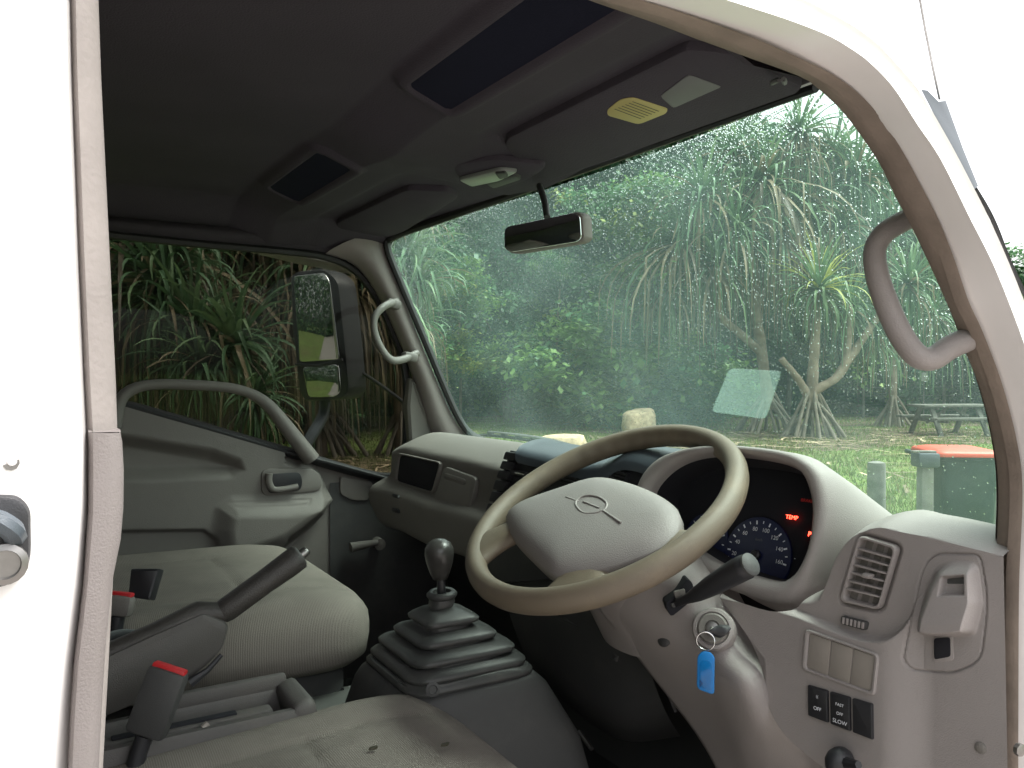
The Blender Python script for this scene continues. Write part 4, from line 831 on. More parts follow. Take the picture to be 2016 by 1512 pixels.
# rear door post on the left of the opening
zz = lambda py, y: pt(190, py, y=y)[2]
bz = lin(-60, 1600, 60)
def col_x(pys, xs, y): return np.array([pt(np.interp(b, pys, xs), b, y=y) for b in bz])
s0 = col_x([-60, 0, 150, 500, 750, 848, 1000, 1150, 1300, 1400, 1560], [138, 139, 142, 155, 166, 172, 175, 165, 146, 138, 132], .428)
s1 = col_x([-60, 0, 150, 500, 750, 848, 1000, 1560], [193, 194, 199, 216, 228, 231, 230, 200], .44)
m_ = (s0+s1)/2
obj('door_seal', *grid(np.stack([s0+np.array([-.002, .03, 0]), s0, s0*.85+s1*.15+np.array([0, -.006, 0]), m_+np.array([0, -.007, 0]), s0*.15+s1*.85+np.array([0, -.006, 0]), s1, s1+np.array([.0, .05, 0])])), M['seal'], T, smooth=70)
bz = lin(850, 1600, 40)
k0 = col_x([848, 860, 1000, 1150, 1300, 1400, 1560], [173, 174, 174, 164, 146, 139, 132], .4265); k1 = col_x([848, 856, 930, 1000, 1060, 1150, 1300, 1400, 1560], [236, 240, 244, 243, 238, 220, 206, 200, 192], .432)
obj('sill_scuff_trim', *grid(np.stack([k0+np.array([0, .03, 0]), k0+np.array([0, -.003, 0]), k0*.9+k1*.1+np.array([0, -.008, 0]), (k0+k1)/2+np.array([0, -.010, 0]), k0*.1+k1*.9+np.array([0, -.008, 0]), k1, k1+np.array([0, .06, 0])])), M['scuff'], T, smooth=60)
obj('trim_top', *loft([k0[:1].repeat(1, 0)*1, ] and [np.array([k0[0]+np.array([0, .03, 0]), k0[0]+np.array([0, -.004, 0]), k1[0]+np.array([0, -.002, 0]), k1[0]+np.array([0, .06, 0])]), np.array([k0[0]+np.array([0, .03, .001]), k0[0]+np.array([0, -.002, .001]), k1[0]+np.array([0, 0, .001]), k1[0]+np.array([0, .06, .001])])], cap0=True, cap1=True), M['scuff'], T)
bz = lin(-60, 1600, 60)
e0 = col_x([-60, 0, 150, 500, 750, 848, 1000, 1150, 1300, 1400, 1560], [139, 140, 143, 156, 167, 172, 174, 164, 146, 139, 132], .430)
e1_ = col_x([-60, 900, 1000, 1100, 1200, 1330, 1420, 1560], [120, 156, 148, 138, 122, 100, 84, 60], .405)
e2_ = col_x([-60, 900, 1560], [90, 110, 20], .398); e3 = e2_*np.array([0, 0, 1])+np.array([-.06, .396, 0]); e4 = e3+np.array([-.25, .004, 0])
post = obj('rear_door_post', *grid(np.stack([e0+np.array([0, .02, 0]), e0, e0*.5+e1_*.5+np.array([0, .002, 0]), e1_, e2_, e3, e4])), M['paint'], T, smooth=70)
CP = Chart((0, .398, 1.5), (0, -1, 0))
bl = rp([(-60, 972), (36, 974), (60, 1000), (61, 1090), (50, 1130), (10, 1152), (-60, 1158)], [10, 20, 16, 20, 20, 20, 10], 5)
stp = plate('lock_striker', bl, CP, -.002, .006, .003, M['black'], T)
obj('striker_bolt', *lathe([(.0085, 0), (.0085, .003), (.006, .004), (.0055, .002), (0, .002)], CP(10, 1103, .006), (0, -1, 0), 18), M['steel'], stp)
obj('striker_loop', *tube(cr([CP(-40, 1030, .005), CP(-10, 1015, .012), CP(22, 1032, .012), CP(30, 1052, .005)], 14), .0045, 8), M['hood'], stp)
obj('paint_chip', *loft([np.array([CP(x, y, h) for x, y in ((5, 916), (14, 913), (20, 919), (30, 906), (38, 904), (39, 912), (33, 922), (22, 926), (12, 924))]) for h in (.0002, .0008)], cap1=True), M['steel'], post)
obj('paint_hole', *lathe([(.0018, 0), (.0018, .0006), (0, .0007)], CP(24, 908, .0006), (0, -1, 0), 12), M['paint'], post)
# outer skin: roof, left flank, rear wall, front
def sheet2(name, P, m, **k): return obj(name, *grid(np.asarray(P, float)), m, T, **k)
rx, ry = np.meshgrid([-.42, -.2, .0, .2, .3, .4, .45, .5, .54, .58, .62, .66, .70, .75, .79, .803], lin(.42, 2.02, 40), indexing='ij')
rz = np.interp(rx, [-.42, .2, .3, .45, .58, .70, .79, .803], [2.03, 2.03, 2.025, 2.012, 1.99, 1.975, 1.964, 1.956])-.12*(1-sst(.44, .60, ry))-.10*sst(1.86, 2.02, ry)
sheet2('roof', np.stack([rx, ry, under(rx, ry, rz, 8)], -1), M['paint'], smooth=60)
sheet2('rear_wall', [[(-.36, y, z) for y in lin(.40, 2.0, 6)] for z in lin(.84, 2.06, 6)], M['dgrey'])
sheet2('left_flank', [[(x, 2.03, z) for x in lin(-.42, 1.06, 6)] for z in lin(.6, 1.32, 4)], M['paint'])
sheet2('left_rear_quarter', [[(x, 2.0, z) for x in (-.42, -.08)] for z in lin(1.3, 2.06, 4)], M['paint'])
sheet2('front_panel', [[(x, y, z) for y in lin(.40, 2.03, 10)] for x, z in ((1.075, 1.40), (1.13, 1.36), (1.14, 1.0), (1.14, .5))], M['paint'], smooth=50)
sheet2('step_side', [[(x, .41, z) for x in lin(-.42, 1.1, 5)] for z in lin(.5, .86, 3)], M['paint'])
gu = pt(2003, 1474, y=.40); obj('hinge_bolt', *lathe([(.006, 0), (.006, .004), (.003, .005), (0, .005)], gu, (-.2, -1, 0), 8), M['steel'], T)
# driver's A pillar grab handle
gh = [dd(1800, 425, .80), dd(1770, 440, .80), dd(1738, 462, .80), dd(1722, 495, .80), dd(1728, 545, .795), dd(1748, 605, .79), dd(1775, 662, .785), dd(1805, 700, .78), dd(1835, 706, .78), dd(1870, 684, .78), dd(1905, 668, .78)]
obj('grab_handle', *tube(cr(gh, 60), np.interp(lin(0, 1, 60), [0, .2, .5, .8, 1], [.0105, .0105, .0115, .0115, .0115]), 14), M['trim'], T, smooth=80)
# inner right pillar: trim board behind the seal, out to the windscreen edge
G = [A+OW*.008+np.array([0, .006, 0]), A+OW*.03+np.array([.02, .02, 0]), A+OW*.05+np.array([.07, .03, -.01])]
obj('pillar_trim', *grid(np.stack([g[30:85] for g in G])), M['trim'], T, smooth=60)
# ------------------------------------------------------------------ the clearing: ground, grass, litter
def gp(px, d, z=0.0):
    """ground place seen at column px, d metres off"""
    p = pt(px, 730, d=d); return np.array([p[0], p[1], z])
def leafmat(name, col, var=.3, vs=3.0, trans=.25, rough=.5):
    m = mat(name, col, rough, var=var, vs=vs, spec=.35); b = m.node_tree.nodes['Principled BSDF']
    N, L = m.node_tree.nodes, m.node_tree.links; t = N.new('ShaderNodeBsdfTranslucent'); src = b.inputs['Base Color'].links[0].from_socket
    L.new(src, t.inputs[0]); mx = N.new('ShaderNodeMixShader'); mx.inputs[0].default_value = trans; L.new(b.outputs[0], mx.inputs[1]); L.new(t.outputs[0], mx.inputs[2])
    L.new(mx.outputs[0], N['Material Output'].inputs[0]); return m
MG = mat('grass_ground', (.13, .18, .05), .95, var=.3, vs=.9, spec=.2, stain=(.35, .75, (.15, .115, .065)))
MD = mat('dirt_ground', (.135, .10, .07), .95, .3, 60, var=.3, vs=2.5, spec=.2, stain=(1.6, .5, (.09, .10, .035)))
MV = mat('added_gravel', (.30, .275, .255), .95, .6, 60, var=.2, vs=30, spec=.2)
def ground(name, ext, z, m): 
    xs = lin(*ext[:2], 40); ys_ = lin(*ext[2:], 40)
    G = [[(x, y, z+.0) for y in ys_] for x in xs]; o = obj(name, *grid(G), m, None); return tag(o, kind='structure')
ground('ground', (-400, 500, -400, 500), 0, MG)
gv = [(-40, -40), (5.0, -40), (5.2, -4), (4.4, 0), (3.4, 2.0), (2.2, 2.9), (-40, 3.2)]
tag(obj('bounce_gravel', *loft([[(x, y, .004) for x, y in gv], [(x+.01, y, .004) for x, y in gv]][:1]+[[(x*.5-15, y*.5-15, .0041) for x, y in gv]], cap1=True), MV, None), kind='structure')  # gravel added out of direct view to bounce neutral light into the cab
def patch(name, c, rx, ry, rot, z, m):
    P = []; ph = random.random()*9
    for a in lin(0, 2*math.pi, 61)[:-1]:
        k = 1+.18*math.sin(3*a+ph)+.12*math.sin(7*a+2*ph)+.06*math.sin(13*a); x, y = rx*k*math.cos(a), ry*k*math.sin(a)
        P.append(np.array([c[0]+x*math.cos(rot)-y*math.sin(rot), c[1]+x*math.sin(rot)+y*math.cos(rot), z]))
    P = np.array(P); return tag(obj(name, *loft([P, P.mean(0)+(P-P.mean(0))*.5, P.mean(0)+(P-P.mean(0))*.05], cap1=True), m, None), kind='structure')
patch('dirt_patch', gp(1640, 20.5), 6.5, 3.2, -YAW, .004, MD)
patch('dirt_patch', gp(1330, 17), 3.6, 1.5, -YAW+.2, .008, MD)
patch('dirt_patch', gp(900, 27.5), 9, 2.2, -YAW, .004, MD)
patch('dirt_patch', gp(640, 14), 3.4, 1.8, -YAW, .006, MD)
patch('dirt_patch', gp(1850, 26), 7.5, 2.8, -YAW, .006, MD)
ML = dict(
 pg=leafmat('pandan_leaf', (.10, .185, .095)), pl=leafmat('pandan_leaf_pale', (.17, .26, .13)), py=leafmat('pandan_leaf_yellow', (.36, .38, .09)),
 pd=leafmat('pandan_leaf_dead', (.24, .19, .12), .35), pk=leafmat('pandan_leaf_brown', (.10, .078, .055), .35),
 bd=leafmat('broad_leaf_dark', (.05, .125, .068), .4, .8), bm=leafmat('broad_leaf_mid', (.085, .195, .08), .4, .8), bl=leafmat('broad_leaf_light', (.16, .27, .075), .35, .8),
 by=leafmat('broad_leaf_yellow', (.24, .29, .07), .35, .8), gb=leafmat('grass_blade', (.15, .21, .055), .35, 1.5), gy=leafmat('grass_blade_dry', (.24, .21, .10), .3, 1.5),
 bark=mat('grey_bark', (.15, .13, .115), .9, .7, 40, var=.3, vs=6, spec=.2), pbark=mat('pandan_bark', (.22, .17, .13), .9, .6, 30, var=.3, vs=5, spec=.2),
 root=mat('prop_root_bark', (.20, .17, .14), .9, .6, 30, var=.3, vs=5, spec=.2), cut=mat('pale_cut_wood', (.50, .385, .25), .85, .7, 30, var=.28, vs=9, stain=(5, .8, (.26, .18, .10))))
class Soup:
    def __init__(s): s.V, s.F, s.M = [], [], []
    def add(s, V, F, mi=0):
        b = len(s.V); s.V.extend(V); s.F.extend([tuple(i+b for i in q) for q in F]); s.M.extend([mi]*len(F))
    def mesh(s, name, mats, smooth=True):
        me = bpy.data.meshes.new(name); me.from_pydata([tuple(map(float, v)) for v in s.V], [], s.F)
        for m in mats: me.materials.append(m)
        me.polygons.foreach_set('material_index', s.M)
        if smooth: me.polygons.foreach_set('use_smooth', [True]*len(s.F))
        return me
def link(name, me, parent, loc=(0, 0, 0), rot=(0, 0, 0), sc=1, kind=None):
    o = bpy.data.objects.new(name, me); COL.objects.link(o); o.parent = parent; o.location = loc; o.rotation_euler = rot
    o.scale = sc if hasattr(sc, '__len__') else (sc, sc, sc)
    if kind: o['kind'] = kind
    return o
# grass blades and fallen strips in the part of the clearing that shows
def blades():
    s = Soup(); n = 70000
    px = rng.uniform(560, 2030, n); d = 7+21*rng.random(n)**1.25; a = rng.uniform(0, 6.28, n); h = rng.uniform(.03, .10, n)*(1+.5*np.sin(px*.02)*np.sin(d)); w = rng.uniform(.004, .010, n)*(.7+d*.05)
    X = [gp(p, q) for p, q in zip(px, d)]
    for i in range(n):
        c = X[i]; dx, dy = math.cos(a[i])*w[i], math.sin(a[i])*w[i]; lx, ly = rng.normal(0, h[i]*.45, 2)
        s.add([(c[0]-dx, c[1]-dy, 0), (c[0]+dx, c[1]+dy, 0), (c[0]+lx, c[1]+ly, h[i])], [(0, 1, 2)], 1 if rng.random() < .22 else 0)
    return s.mesh('grass', [ML['gb'], ML['gy']], False)
tag(link('grass', blades(), None), kind='stuff')
def litter():
    s = Soup()
    def strip(c, L, w, a, z, mi):
        e = np.array([math.cos(a), math.sin(a), 0]); f = np.array([-e[1], e[0], 0]); P = []
        k = rng.normal(0, .25)
        for t in lin(-.5, .5, 5): P.append(c+e*L*t+f*k*L*t*t+np.array([0, 0, z+.02*abs(t)*rng.random()]))
        V = []; 
        for q in P: V += [tuple(q-f*w), tuple(q+f*w)]
        s.add(V, [(2*i, 2*i+1, 2*i+3, 2*i+2) for i in range(4)], mi)
    for cx, d0, rx, ry, n in ((1560, 19.5, 330, 2.6, 420), (1330, 17, 230, 1.8, 200), (950, 22, 260, 5, 110), (650, 13.5, 150, 1.6, 240), (1800, 18, 220, 6, 70), (1500, 12, 500, 5, 60)):
        for _ in range(n): strip(gp(cx+rng.normal(0, rx*.5), max(8, d0+rng.normal(0, ry*.5))), rng.uniform(.15, 1.0), rng.uniform(.008, .03), rng.uniform(0, 6.28), rng.uniform(.02, .06), int(rng.random() < .45))
    return s.mesh('fallen_leaves', [ML['pd'], ML['cut']])
tag(link('fallen_leaves', litter(), None), kind='stuff')
# ------------------------------------------------------------------ screw pines
def strap(L, w, th0, bend, az, kink=None, seg=8, roll=0.0, base=.04):
    """one channelled strap leaf from the origin: rises at th0, droops along its length, may be snapped over at kink"""
    e = np.array([math.cos(az), math.sin(az), 0]); side = np.array([-math.sin(az), math.cos(az), 0]); p = e*base; th = th0; V, F = [], []
    for i in range(seg+1):
        t = i/seg; ww = w*(.75+.25*min(1, t*4))*(1-t)**.55 if t > .35 else w*(.9+.1*t); ww = max(ww, .003)
        n = -math.sin(th)*e+math.cos(th)*np.array([0, 0, 1]); s2 = side*math.cos(roll*t)+n*math.sin(roll*t)
        V += [tuple(p-s2*ww+n*ww*.35), tuple(p), tuple(p+s2*ww+n*ww*.35)]
        if i < seg:
            b = 3*i; F += [(b, b+1, b+4, b+3), (b+1, b+2, b+5, b+4)]
        p = p+(e*math.cos(th)+np.array([0, 0, 1])*math.sin(th))*L/seg
        th -= bend*(2*t+.3)/seg
        if kink and abs(t-kink) < .5/seg: th -= random.uniform(.9, 1.6)
        th = max(th, -1.52)
    return V, F
def rosette(seed, n=64, L=1.3, dead=.12, yellow=.0, pale=.4):
    random.seed(seed); s = Soup()
    for i in range(n):
        u = i/n; th = 1.45-1.75*u**.8+random.uniform(-.15, .15); b = .5+1.5*u+random.uniform(-.2, .5)
        l = L*random.uniform(.75, 1.1)*(.75+.25*math.sin(3.1*min(u+.2, 1))); k = random.uniform(.35, .7) if random.random() < .28*u+.1 else None
        r = random.random(); mi = 3 if (r < dead*u*2) else (2 if r > 1-yellow*(1.3-u) else (1 if random.random() < pale*(1-u*.6) else 0))
        s.add(*strap(l, .040*L/1.3*random.uniform(.85, 1.2), th, b, i*2.39996+random.uniform(-.2, .2), k, roll=random.uniform(-.8, .8)), mi)
    return s.mesh('leaf_rosette', [ML['pg'], ML['pl'], ML['py'], ML['pd']])
def skirt(seed, n=60, L=1.4, brown=.5, green=.12):
    random.seed(seed); s = Soup()
    for i in range(n):
        u = i/n; s.add(*[*strap(L*random.uniform(.5, 1.15), .026*random.uniform(.7, 1.2), -.25-.7*u+random.uniform(-.3, .3), 1.6+random.uniform(-.4, .8), i*2.39996+random.uniform(-.3, .3), random.uniform(.2, .6) if random.random() < .35 else None, roll=random.uniform(-1.5, 1.5), seg=7)], 1 if random.random() < brown else (2+int(random.random() < .35) if random.random() < green/(1-brown) else 0))
    V = [(x, y, z-.12*random.random()) for x, y, z in s.V]
    return s.mesh('dead_leaf_skirt', [ML['pd'], ML['pk'], ML['pg'], ML['pl']])
ROS = [rosette(11, 76), rosette(12, 84, 1.45), rosette(13, 70, 1.25, pale=.6), rosette(14, 78, 1.35, .2)]
ROY = rosette(15, 74, 1.3, .06, .30, .8)
SKI = [skirt(21, 60, 1.4, .12, .68), skirt(22, 66, 1.6, .10, .72), skirt(23, 50, 1.2, .14, .62)]
SKB = [skirt(24, 110, 1.9, .35), skirt(25, 120, 2.1, .3), skirt(26, 100, 1.7, .4)]
def limb(parent, P, r0, r1, name='branch', m=None, n=14, seg=9):
    C_ = cr(P, n); r = np.linspace(r0, r1, n)*(1+.09*np.sin(np.arange(n)*2.1))
    V, F = tube(C_, r, seg); V = np.array(V)-np.array(WO[parent.name]); return link(name, mesh_(name, V, F, m or ML['pbark'], 60), parent)
def pandanus(label, base, trunks, heads, roots=14, rr=.55, rh=1.0, r0=.13, skirts=SKI, scale=1.0, group=None, hi=None, name='screw_pine'):
    t = thing(name, label, 'tree', tuple(base), 0, group); b = np.array(base)
    for k, P in enumerate(trunks): limb(t, [np.array(p) for p in P], r0 if k == 0 else r0*.75, r0*.62 if k == 0 else r0*.5, 'trunk' if k == 0 else 'branch')
    for i in range(roots):
        a = i*2.4+random.uniform(-.2, .2); q = rr*random.uniform(.55, 1.1); h = rh*random.uniform(.5, 1.05)
        limb(t, [b+np.array([math.cos(a)*.07, math.sin(a)*.07, h]), b+np.array([math.cos(a)*q*.55, math.sin(a)*q*.55, h*.55]), b+np.array([math.cos(a)*q, math.sin(a)*q, -.05])], .035, .045, 'prop_root', ML['root'], 6, 6)
    for i, h in enumerate(heads):
        p = np.array(h[:3])-b; sc = (h[3] if len(h) > 3 else 1)*scale; me = ROY if (hi is not None and i == hi) else random.choice(ROS)
        if hi is not None and i == hi: leaves_of(t, p, sc)
        else: link('leaf_rosette', me, t, p, (random.uniform(-.35, .35), random.uniform(-.35, .35), random.uniform(0, 6.28)), sc)
        if len(h) < 5 or h[4]: link('dead_leaf_skirt', random.choice(skirts), t, p+np.array([0, 0, -.12]), (0, 0, random.uniform(0, 6.28)), sc*(h[4] if len(h) > 4 else 1))
    return t
def leaves_of(t, p, sc):
    """the near crown whose strap leaves can be told apart: every leaf its own part"""
    kinds = []
    for k in range(9):
        u = k/9; s = Soup(); random.seed(300+k)
        s.add(*strap(1.5*random.uniform(.85, 1.08), .050, 0, .5+1.5*u, 0, .55 if k in (5, 7) else None, roll=random.uniform(-.6, .6)), 0)
        kinds.append((s, u))
    ms = [[s.mesh('leaf', [m]) for m in (ML['pg'], ML['pl'], ML['py'])] for s, u in kinds]
    random.seed(5)
    for i in range(84):
        u = i/84; k = min(8, int(u*9)); th = 1.45-1.85*u**.85+random.uniform(-.12, .12); r = random.random()
        mi = 2 if (r < .45 and u < .8) else (1 if r < .75 else 0)
        link('leaf', ms[k][mi], t, p, Quaternion((0, 0, 1), i*2.39996).to_matrix().to_4x4().__matmul__(Matrix.Rotation(-th, 4, 'Y')).to_euler(), sc*random.uniform(.9, 1.1))
P_ = lambda px, py, d: pt(px, py, d=d)
random.seed(3)
b0 = gp(1600, 19.6)
pandanus('screw pine with a yellow-green leaf crown and stilt roots in front of the picnic table', b0,
 [[b0+(0, 0, .7), P_(1597, 790, 19.6), P_(1600, 735, 19.6), P_(1606, 650, 19.6), P_(1612, 572, 19.6)], [P_(1597, 795, 19.6), P_(1575, 752, 19.5), P_(1538, 706, 19.4)], [P_(1602, 770, 19.6), P_(1650, 740, 19.7), P_(1668, 690, 19.8), P_(1672, 600, 20)], [P_(1650, 740, 19.7), P_(1710, 650, 20), P_(1760, 580, 20.2)]],
 [(*P_(1612, 572, 19.6), 1.0, .8), (*P_(1790, 560, 20.3), 1.0), (*P_(1672, 600, 20.4), .9, 1.3), (*P_(1725, 660, 20.6), .8, 1.2)], 26, .75, 1.25, .15, hi=0)
b1 = gp(1512, 21.4)
pandanus('tall screw pine with hanging dead leaves and a bare leaning limb behind the pale windscreen reflection', b1,
 [[b1+(0, 0, .6), P_(1512, 790, 21.4), P_(1500, 700, 21.4), P_(1488, 600, 21.4), P_(1490, 470, 21.4), P_(1500, 360, 21.4)], [P_(1500, 695, 21.4), P_(1455, 655, 21.2), P_(1420, 620, 21), P_(1408, 540, 21)], [P_(1488, 600, 21.4), P_(1540, 500, 21.8), P_(1590, 400, 22)], [P_(1490, 500, 21.4), P_(1420, 430, 21), P_(1380, 380, 21)], [P_(1490, 470, 21.4), P_(1560, 330, 22), P_(1570, 260, 22)], [P_(1590, 400, 22), P_(1660, 380, 22), P_(1680, 350, 22)]],
 [(*P_(1408, 520, 21), 1.25, 1.5), (*P_(1380, 385, 21), 1.3, 1.3), (*P_(1500, 350, 21.4), 1.35, 1.4), (*P_(1590, 400, 22), 1.3, 1.3), (*P_(1570, 262, 22), 1.3), (*P_(1685, 350, 22), 1.25, 1.2), (*P_(1450, 300, 21.6), 1.25), (*P_(1340, 470, 21.4), 1.2, 1.5), (*P_(1640, 300, 22.4), 1.25), (*P_(1450, 450, 20.8), 1.2, 1.6), (*P_(1540, 455, 21.6), 1.2, 1.4), (*P_(1320, 560, 21.8), 1.0, 1.5), (*P_(1655, 450, 22), 1.2, 1.2)], 20, .8, 1.15, .16, skirts=SKI+SKB[:1])
b2 = gp(1760, 23.5)
pandanus('screw pine with drooping grey-green crowns behind the driver grab handle', b2, [[b2, P_(1755, 650, 23.5), P_(1750, 480, 23.5)], [P_(1755, 600, 23.5), P_(1800, 500, 23.5)]],
 [(*P_(1745, 455, 23.5), 1.4), (*P_(1810, 480, 23.5), 1.4), (*P_(1700, 540, 23.2), 1.2, 1.3), (*P_(1735, 360, 23.8), 1.3), (*P_(1840, 620, 24), 1.2, 1.3)], 12)
b3 = gp(790, 15.5)
pandanus('pale screw pine leaning into the passenger edge of the windscreen', b3, [[b3, P_(785, 640, 15.5), P_(790, 520, 15.5)], [P_(788, 600, 15.5), P_(830, 560, 15.6)]],
 [(*P_(785, 500, 15.5), 1.2), (*P_(826, 560, 15.5), 1.0, .6), (*P_(760, 590, 15.3), 1.1), (*P_(815, 640, 15.6), .8, 1.0), (*P_(795, 430, 15.8), 1.2, 0)], 10)
b4 = gp(628, 15.2)
pandanus('dark leaning screw pine with masses of hanging dead leaves behind the side mirror', b4,
 [[b4, P_(615, 800, 15.2), P_(575, 700, 15), P_(540, 600, 14.8), P_(530, 480, 14.6)], [P_(575, 700, 15), P_(640, 600, 15), P_(660, 480, 15)], [P_(560, 660, 15), P_(480, 600, 14.6), P_(430, 520, 14.4)]],
 [(*P_(530, 470, 14.6), 1.2, 1.3), (*P_(660, 470, 15), 1.2, 1.4), (*P_(425, 510, 14.4), 1.1, 1.3), (*P_(600, 540, 14.4), 1.0, 1.5), (*P_(700, 560, 15.2), 1.0, 1.4), (*P_(560, 620, 14.2), .9, 1.4), (*P_(480, 430, 14.6), 1.2), (*P_(740, 640, 15.4), .8, 1.3)], 22, .9, 1.0, .17, skirts=SKB)
b5 = gp(440, 11.5)
pandanus('green screw pine with snapped-over strap leaves outside the passenger window', b5, [[b5, P_(440, 850, 11.5), P_(425, 720, 11.4), P_(400, 620, 11.3)], [P_(425, 740, 11.4), P_(500, 690, 11.2)]],
 [(*P_(385, 640, 11.3), 1.0, 1.0), (*P_(470, 680, 11.2), .95, 1.2), (*P_(320, 560, 11.4), 1.0, 1.2), (*P_(500, 780, 11.1), .7, 1.0), (*P_(400, 720, 11.0), .9, .6), (*P_(340, 500, 11.6), 1.0)], 14, .6, .9, .13, skirts=SKI+SKB[:1])
b6 = gp(215, 12.5)
pandanus('shaded screw pine crown next to the rear door post', b6, [[b6, P_(230, 640, 12.5), P_(240, 500, 12.5)]], [(*P_(245, 470, 12.5), 1.2, 1.5), (*P_(300, 440, 12.8), 1.2, 1.4), (*P_(180, 600, 12.6), 1.1, 1.4)], 8, skirts=SKB)
# ------------------------------------------------------------------ broad-leaved wood behind the clearing
def crown(seed, R, H, mats, wts, nc=70, nl=110, ls=.15, flat=.75):
    """leaf sprays spread through a lumpy volume"""
    g = np.random.default_rng(seed); V = []; F = []; MI = []
    lobes = [(g.normal(0, .42, 3)*np.array([R, R, H*.8]), g.uniform(.35, .6)) for _ in range(9)]
    for c in range(nc):
        lo, k = lobes[g.integers(9)]; v = g.normal(size=3); v /= np.linalg.norm(v); v[2] = v[2]*.9+.1
        o = lo+v*k*np.array([R, R, H])*g.uniform(.7, 1.0); mi = int(g.choice(len(mats), p=wts)); cr_ = g.uniform(.25, .55)*R*.33
        P = o+g.normal(0, 1, (nl, 3))*np.array([cr_, cr_, cr_*.6])
        for p in P:
            a = g.uniform(0, 6.28); t = g.normal(0, .5); L = ls*g.uniform(.6, 1.3); w = L*g.uniform(.28, .42)
            e = np.array([math.cos(a)*math.cos(t), math.sin(a)*math.cos(t), math.sin(t)-.35]); s = np.array([-math.sin(a), math.cos(a), g.normal(0, .35)])
            b = len(V); V += [p, p+e*L*.5-s*w, p+e*L, p+e*L*.5+s*w]; F.append((b, b+1, b+2, b+3)); MI.append(mi)
    me = bpy.data.meshes.new('crown'); me.from_pydata([tuple(map(float, v)) for v in V], [], F)
    for m in mats: me.materials.append(m)
    me.polygons.foreach_set('material_index', MI); return me
CR1 = [crown(40+i, 2.4, 2.3, [ML['bd'], ML['bm'], ML['bl']], [.62, .3, .08], 80, 120, .19) for i in range(4)]
CR2 = [crown(50+i, 2.2, 1.9, [ML['bm'], ML['bl'], ML['by']], [.4, .4, .2], 70, 120, .17) for i in range(2)]
CR3 = [crown(60+i, 2.3, 1.8, [ML['bm'], ML['bl'], ML['bd']], [.5, .3, .2], 70, 130, .13) for i in range(2)]
def trunk_mesh(h, r, seed):
    random.seed(seed); P = [np.array([0, 0, -.1])]; 
    for k in range(1, 6): P.append(P[-1]+np.array([random.gauss(0, .13), random.gauss(0, .13), h/5]))
    V, F = tube(cr(P, 16), np.linspace(r, r*.35, 16), 8); a = (V, F)
    bs = [a]
    for k in range(4):
        q = P[2+k % 3]; az = random.uniform(0, 6.28); bs.append(tube(cr([q, q+np.array([math.cos(az)*.7, math.sin(az)*.7, .7]), q+np.array([math.cos(az)*1.4, math.sin(az)*1.4, 1.8])], 8), np.linspace(r*.5, r*.15, 8), 6))
    return mesh_('trunk', *joined(*bs), ML['bark'], 60)
TR = [trunk_mesh(6, .13, 70), trunk_mesh(7, .16, 71), trunk_mesh(5.5, .10, 72)]
def tree(px, d, top, crowns, spread=1.0, name='broadleaf_tree', label='dark leafy broadleaf tree in the dense wood behind the clearing', group='broadleaf trees of the wood', low=.3):
    b = gp(px, d); t = thing(name, label, 'tree', tuple(b), random.uniform(0, 6.28), group)
    link('trunk', random.choice(TR), t, (0, 0, 0), (0, 0, 0), (1, 1, top/7.5))
    n = 3 if top > 6 else 2
    for k in range(n):
        link('crown', random.choice(crowns), t, (random.gauss(0, .7)*spread, random.gauss(0, .7)*spread, top*(low+.02+(1-low)*(k+.35)/n)-.4), (random.uniform(-.2, .2), random.uniform(-.2, .2), random.uniform(0, 6.28)), (spread*random.uniform(.85, 1.1), spread*random.uniform(.85, 1.1), top/7.5*random.uniform(.8, 1)*.95))
    return t
random.seed(9)
for px, d, top in ((700, 26, 9.5), (790, 30, 10.5), (860, 28, 10), (930, 31, 11), (1000, 28.5, 10), (1070, 32, 11.5), (1140, 29, 10.2), (1210, 31.5, 11), (1280, 29, 10.5), (1350, 31, 11), (1420, 29.5, 10.8), (1480, 32, 11), (1550, 30, 9.6), (1620, 32.5, 9.5), (1690, 30.5, 9.0), (1760, 32, 7.8), (1830, 30, 6.4), (1900, 33, 6.2), (1960, 31, 6.0), (2040, 33, 5.4),
                   (560, 21, 9), (470, 18.5, 8.5), (380, 20, 9), (290, 18, 8.5), (200, 19.5, 9), (110, 18, 9), (20, 19, 9), (640, 22, 9), (2150, 34, 5.4), (2300, 33, 6),
                   (750, 36, 11), (960, 37, 12), (1180, 37, 12.5), (1400, 37, 12), (1600, 38, 10), (1800, 37, 9)):
    tree(px, d, top, CR1, 1.05)
tree(1235, 24.0, 7.6, CR2, 1.15, label='yellow-green leafy tree standing at the front of the wood, left of the screw pines', group=None)
tree(1000, 26.5, 4.6, CR3, .8, label='light green large-leaved young tree under the dark wood', group=None)
tree(850, 23, 5.6, CR2, .8, label='pale green young tree beside the passenger windscreen pillar', group=None)
tree(2012, 27, 5.0, CR2, .9, label='olive-green bushy tree seen outside the cab beyond the driver windscreen pillar', group=None)
for px, d, lab in ((905, 25.2, 'slim pale trunk standing alone at the shaded edge of the wood'), (1098, 25.6, 'slender grey sapling trunk rising behind the low bush')):
    b = gp(px, d); t = thing('sapling', lab, 'tree', tuple(b)); V, F = tube(cr([(0, 0, -.1), (.05, .03, 1.2), (-.03, .02, 2.6), (.08, 0, 4.2)], 14), np.linspace(.055, .03, 14), 7); link('trunk', mesh_('trunk', V, F, ML['pbark'], 60), t); link('crown', random.choice(CR3), t, (0, 0, 4.6), (0, 0, 1), (.35, .35, .4))
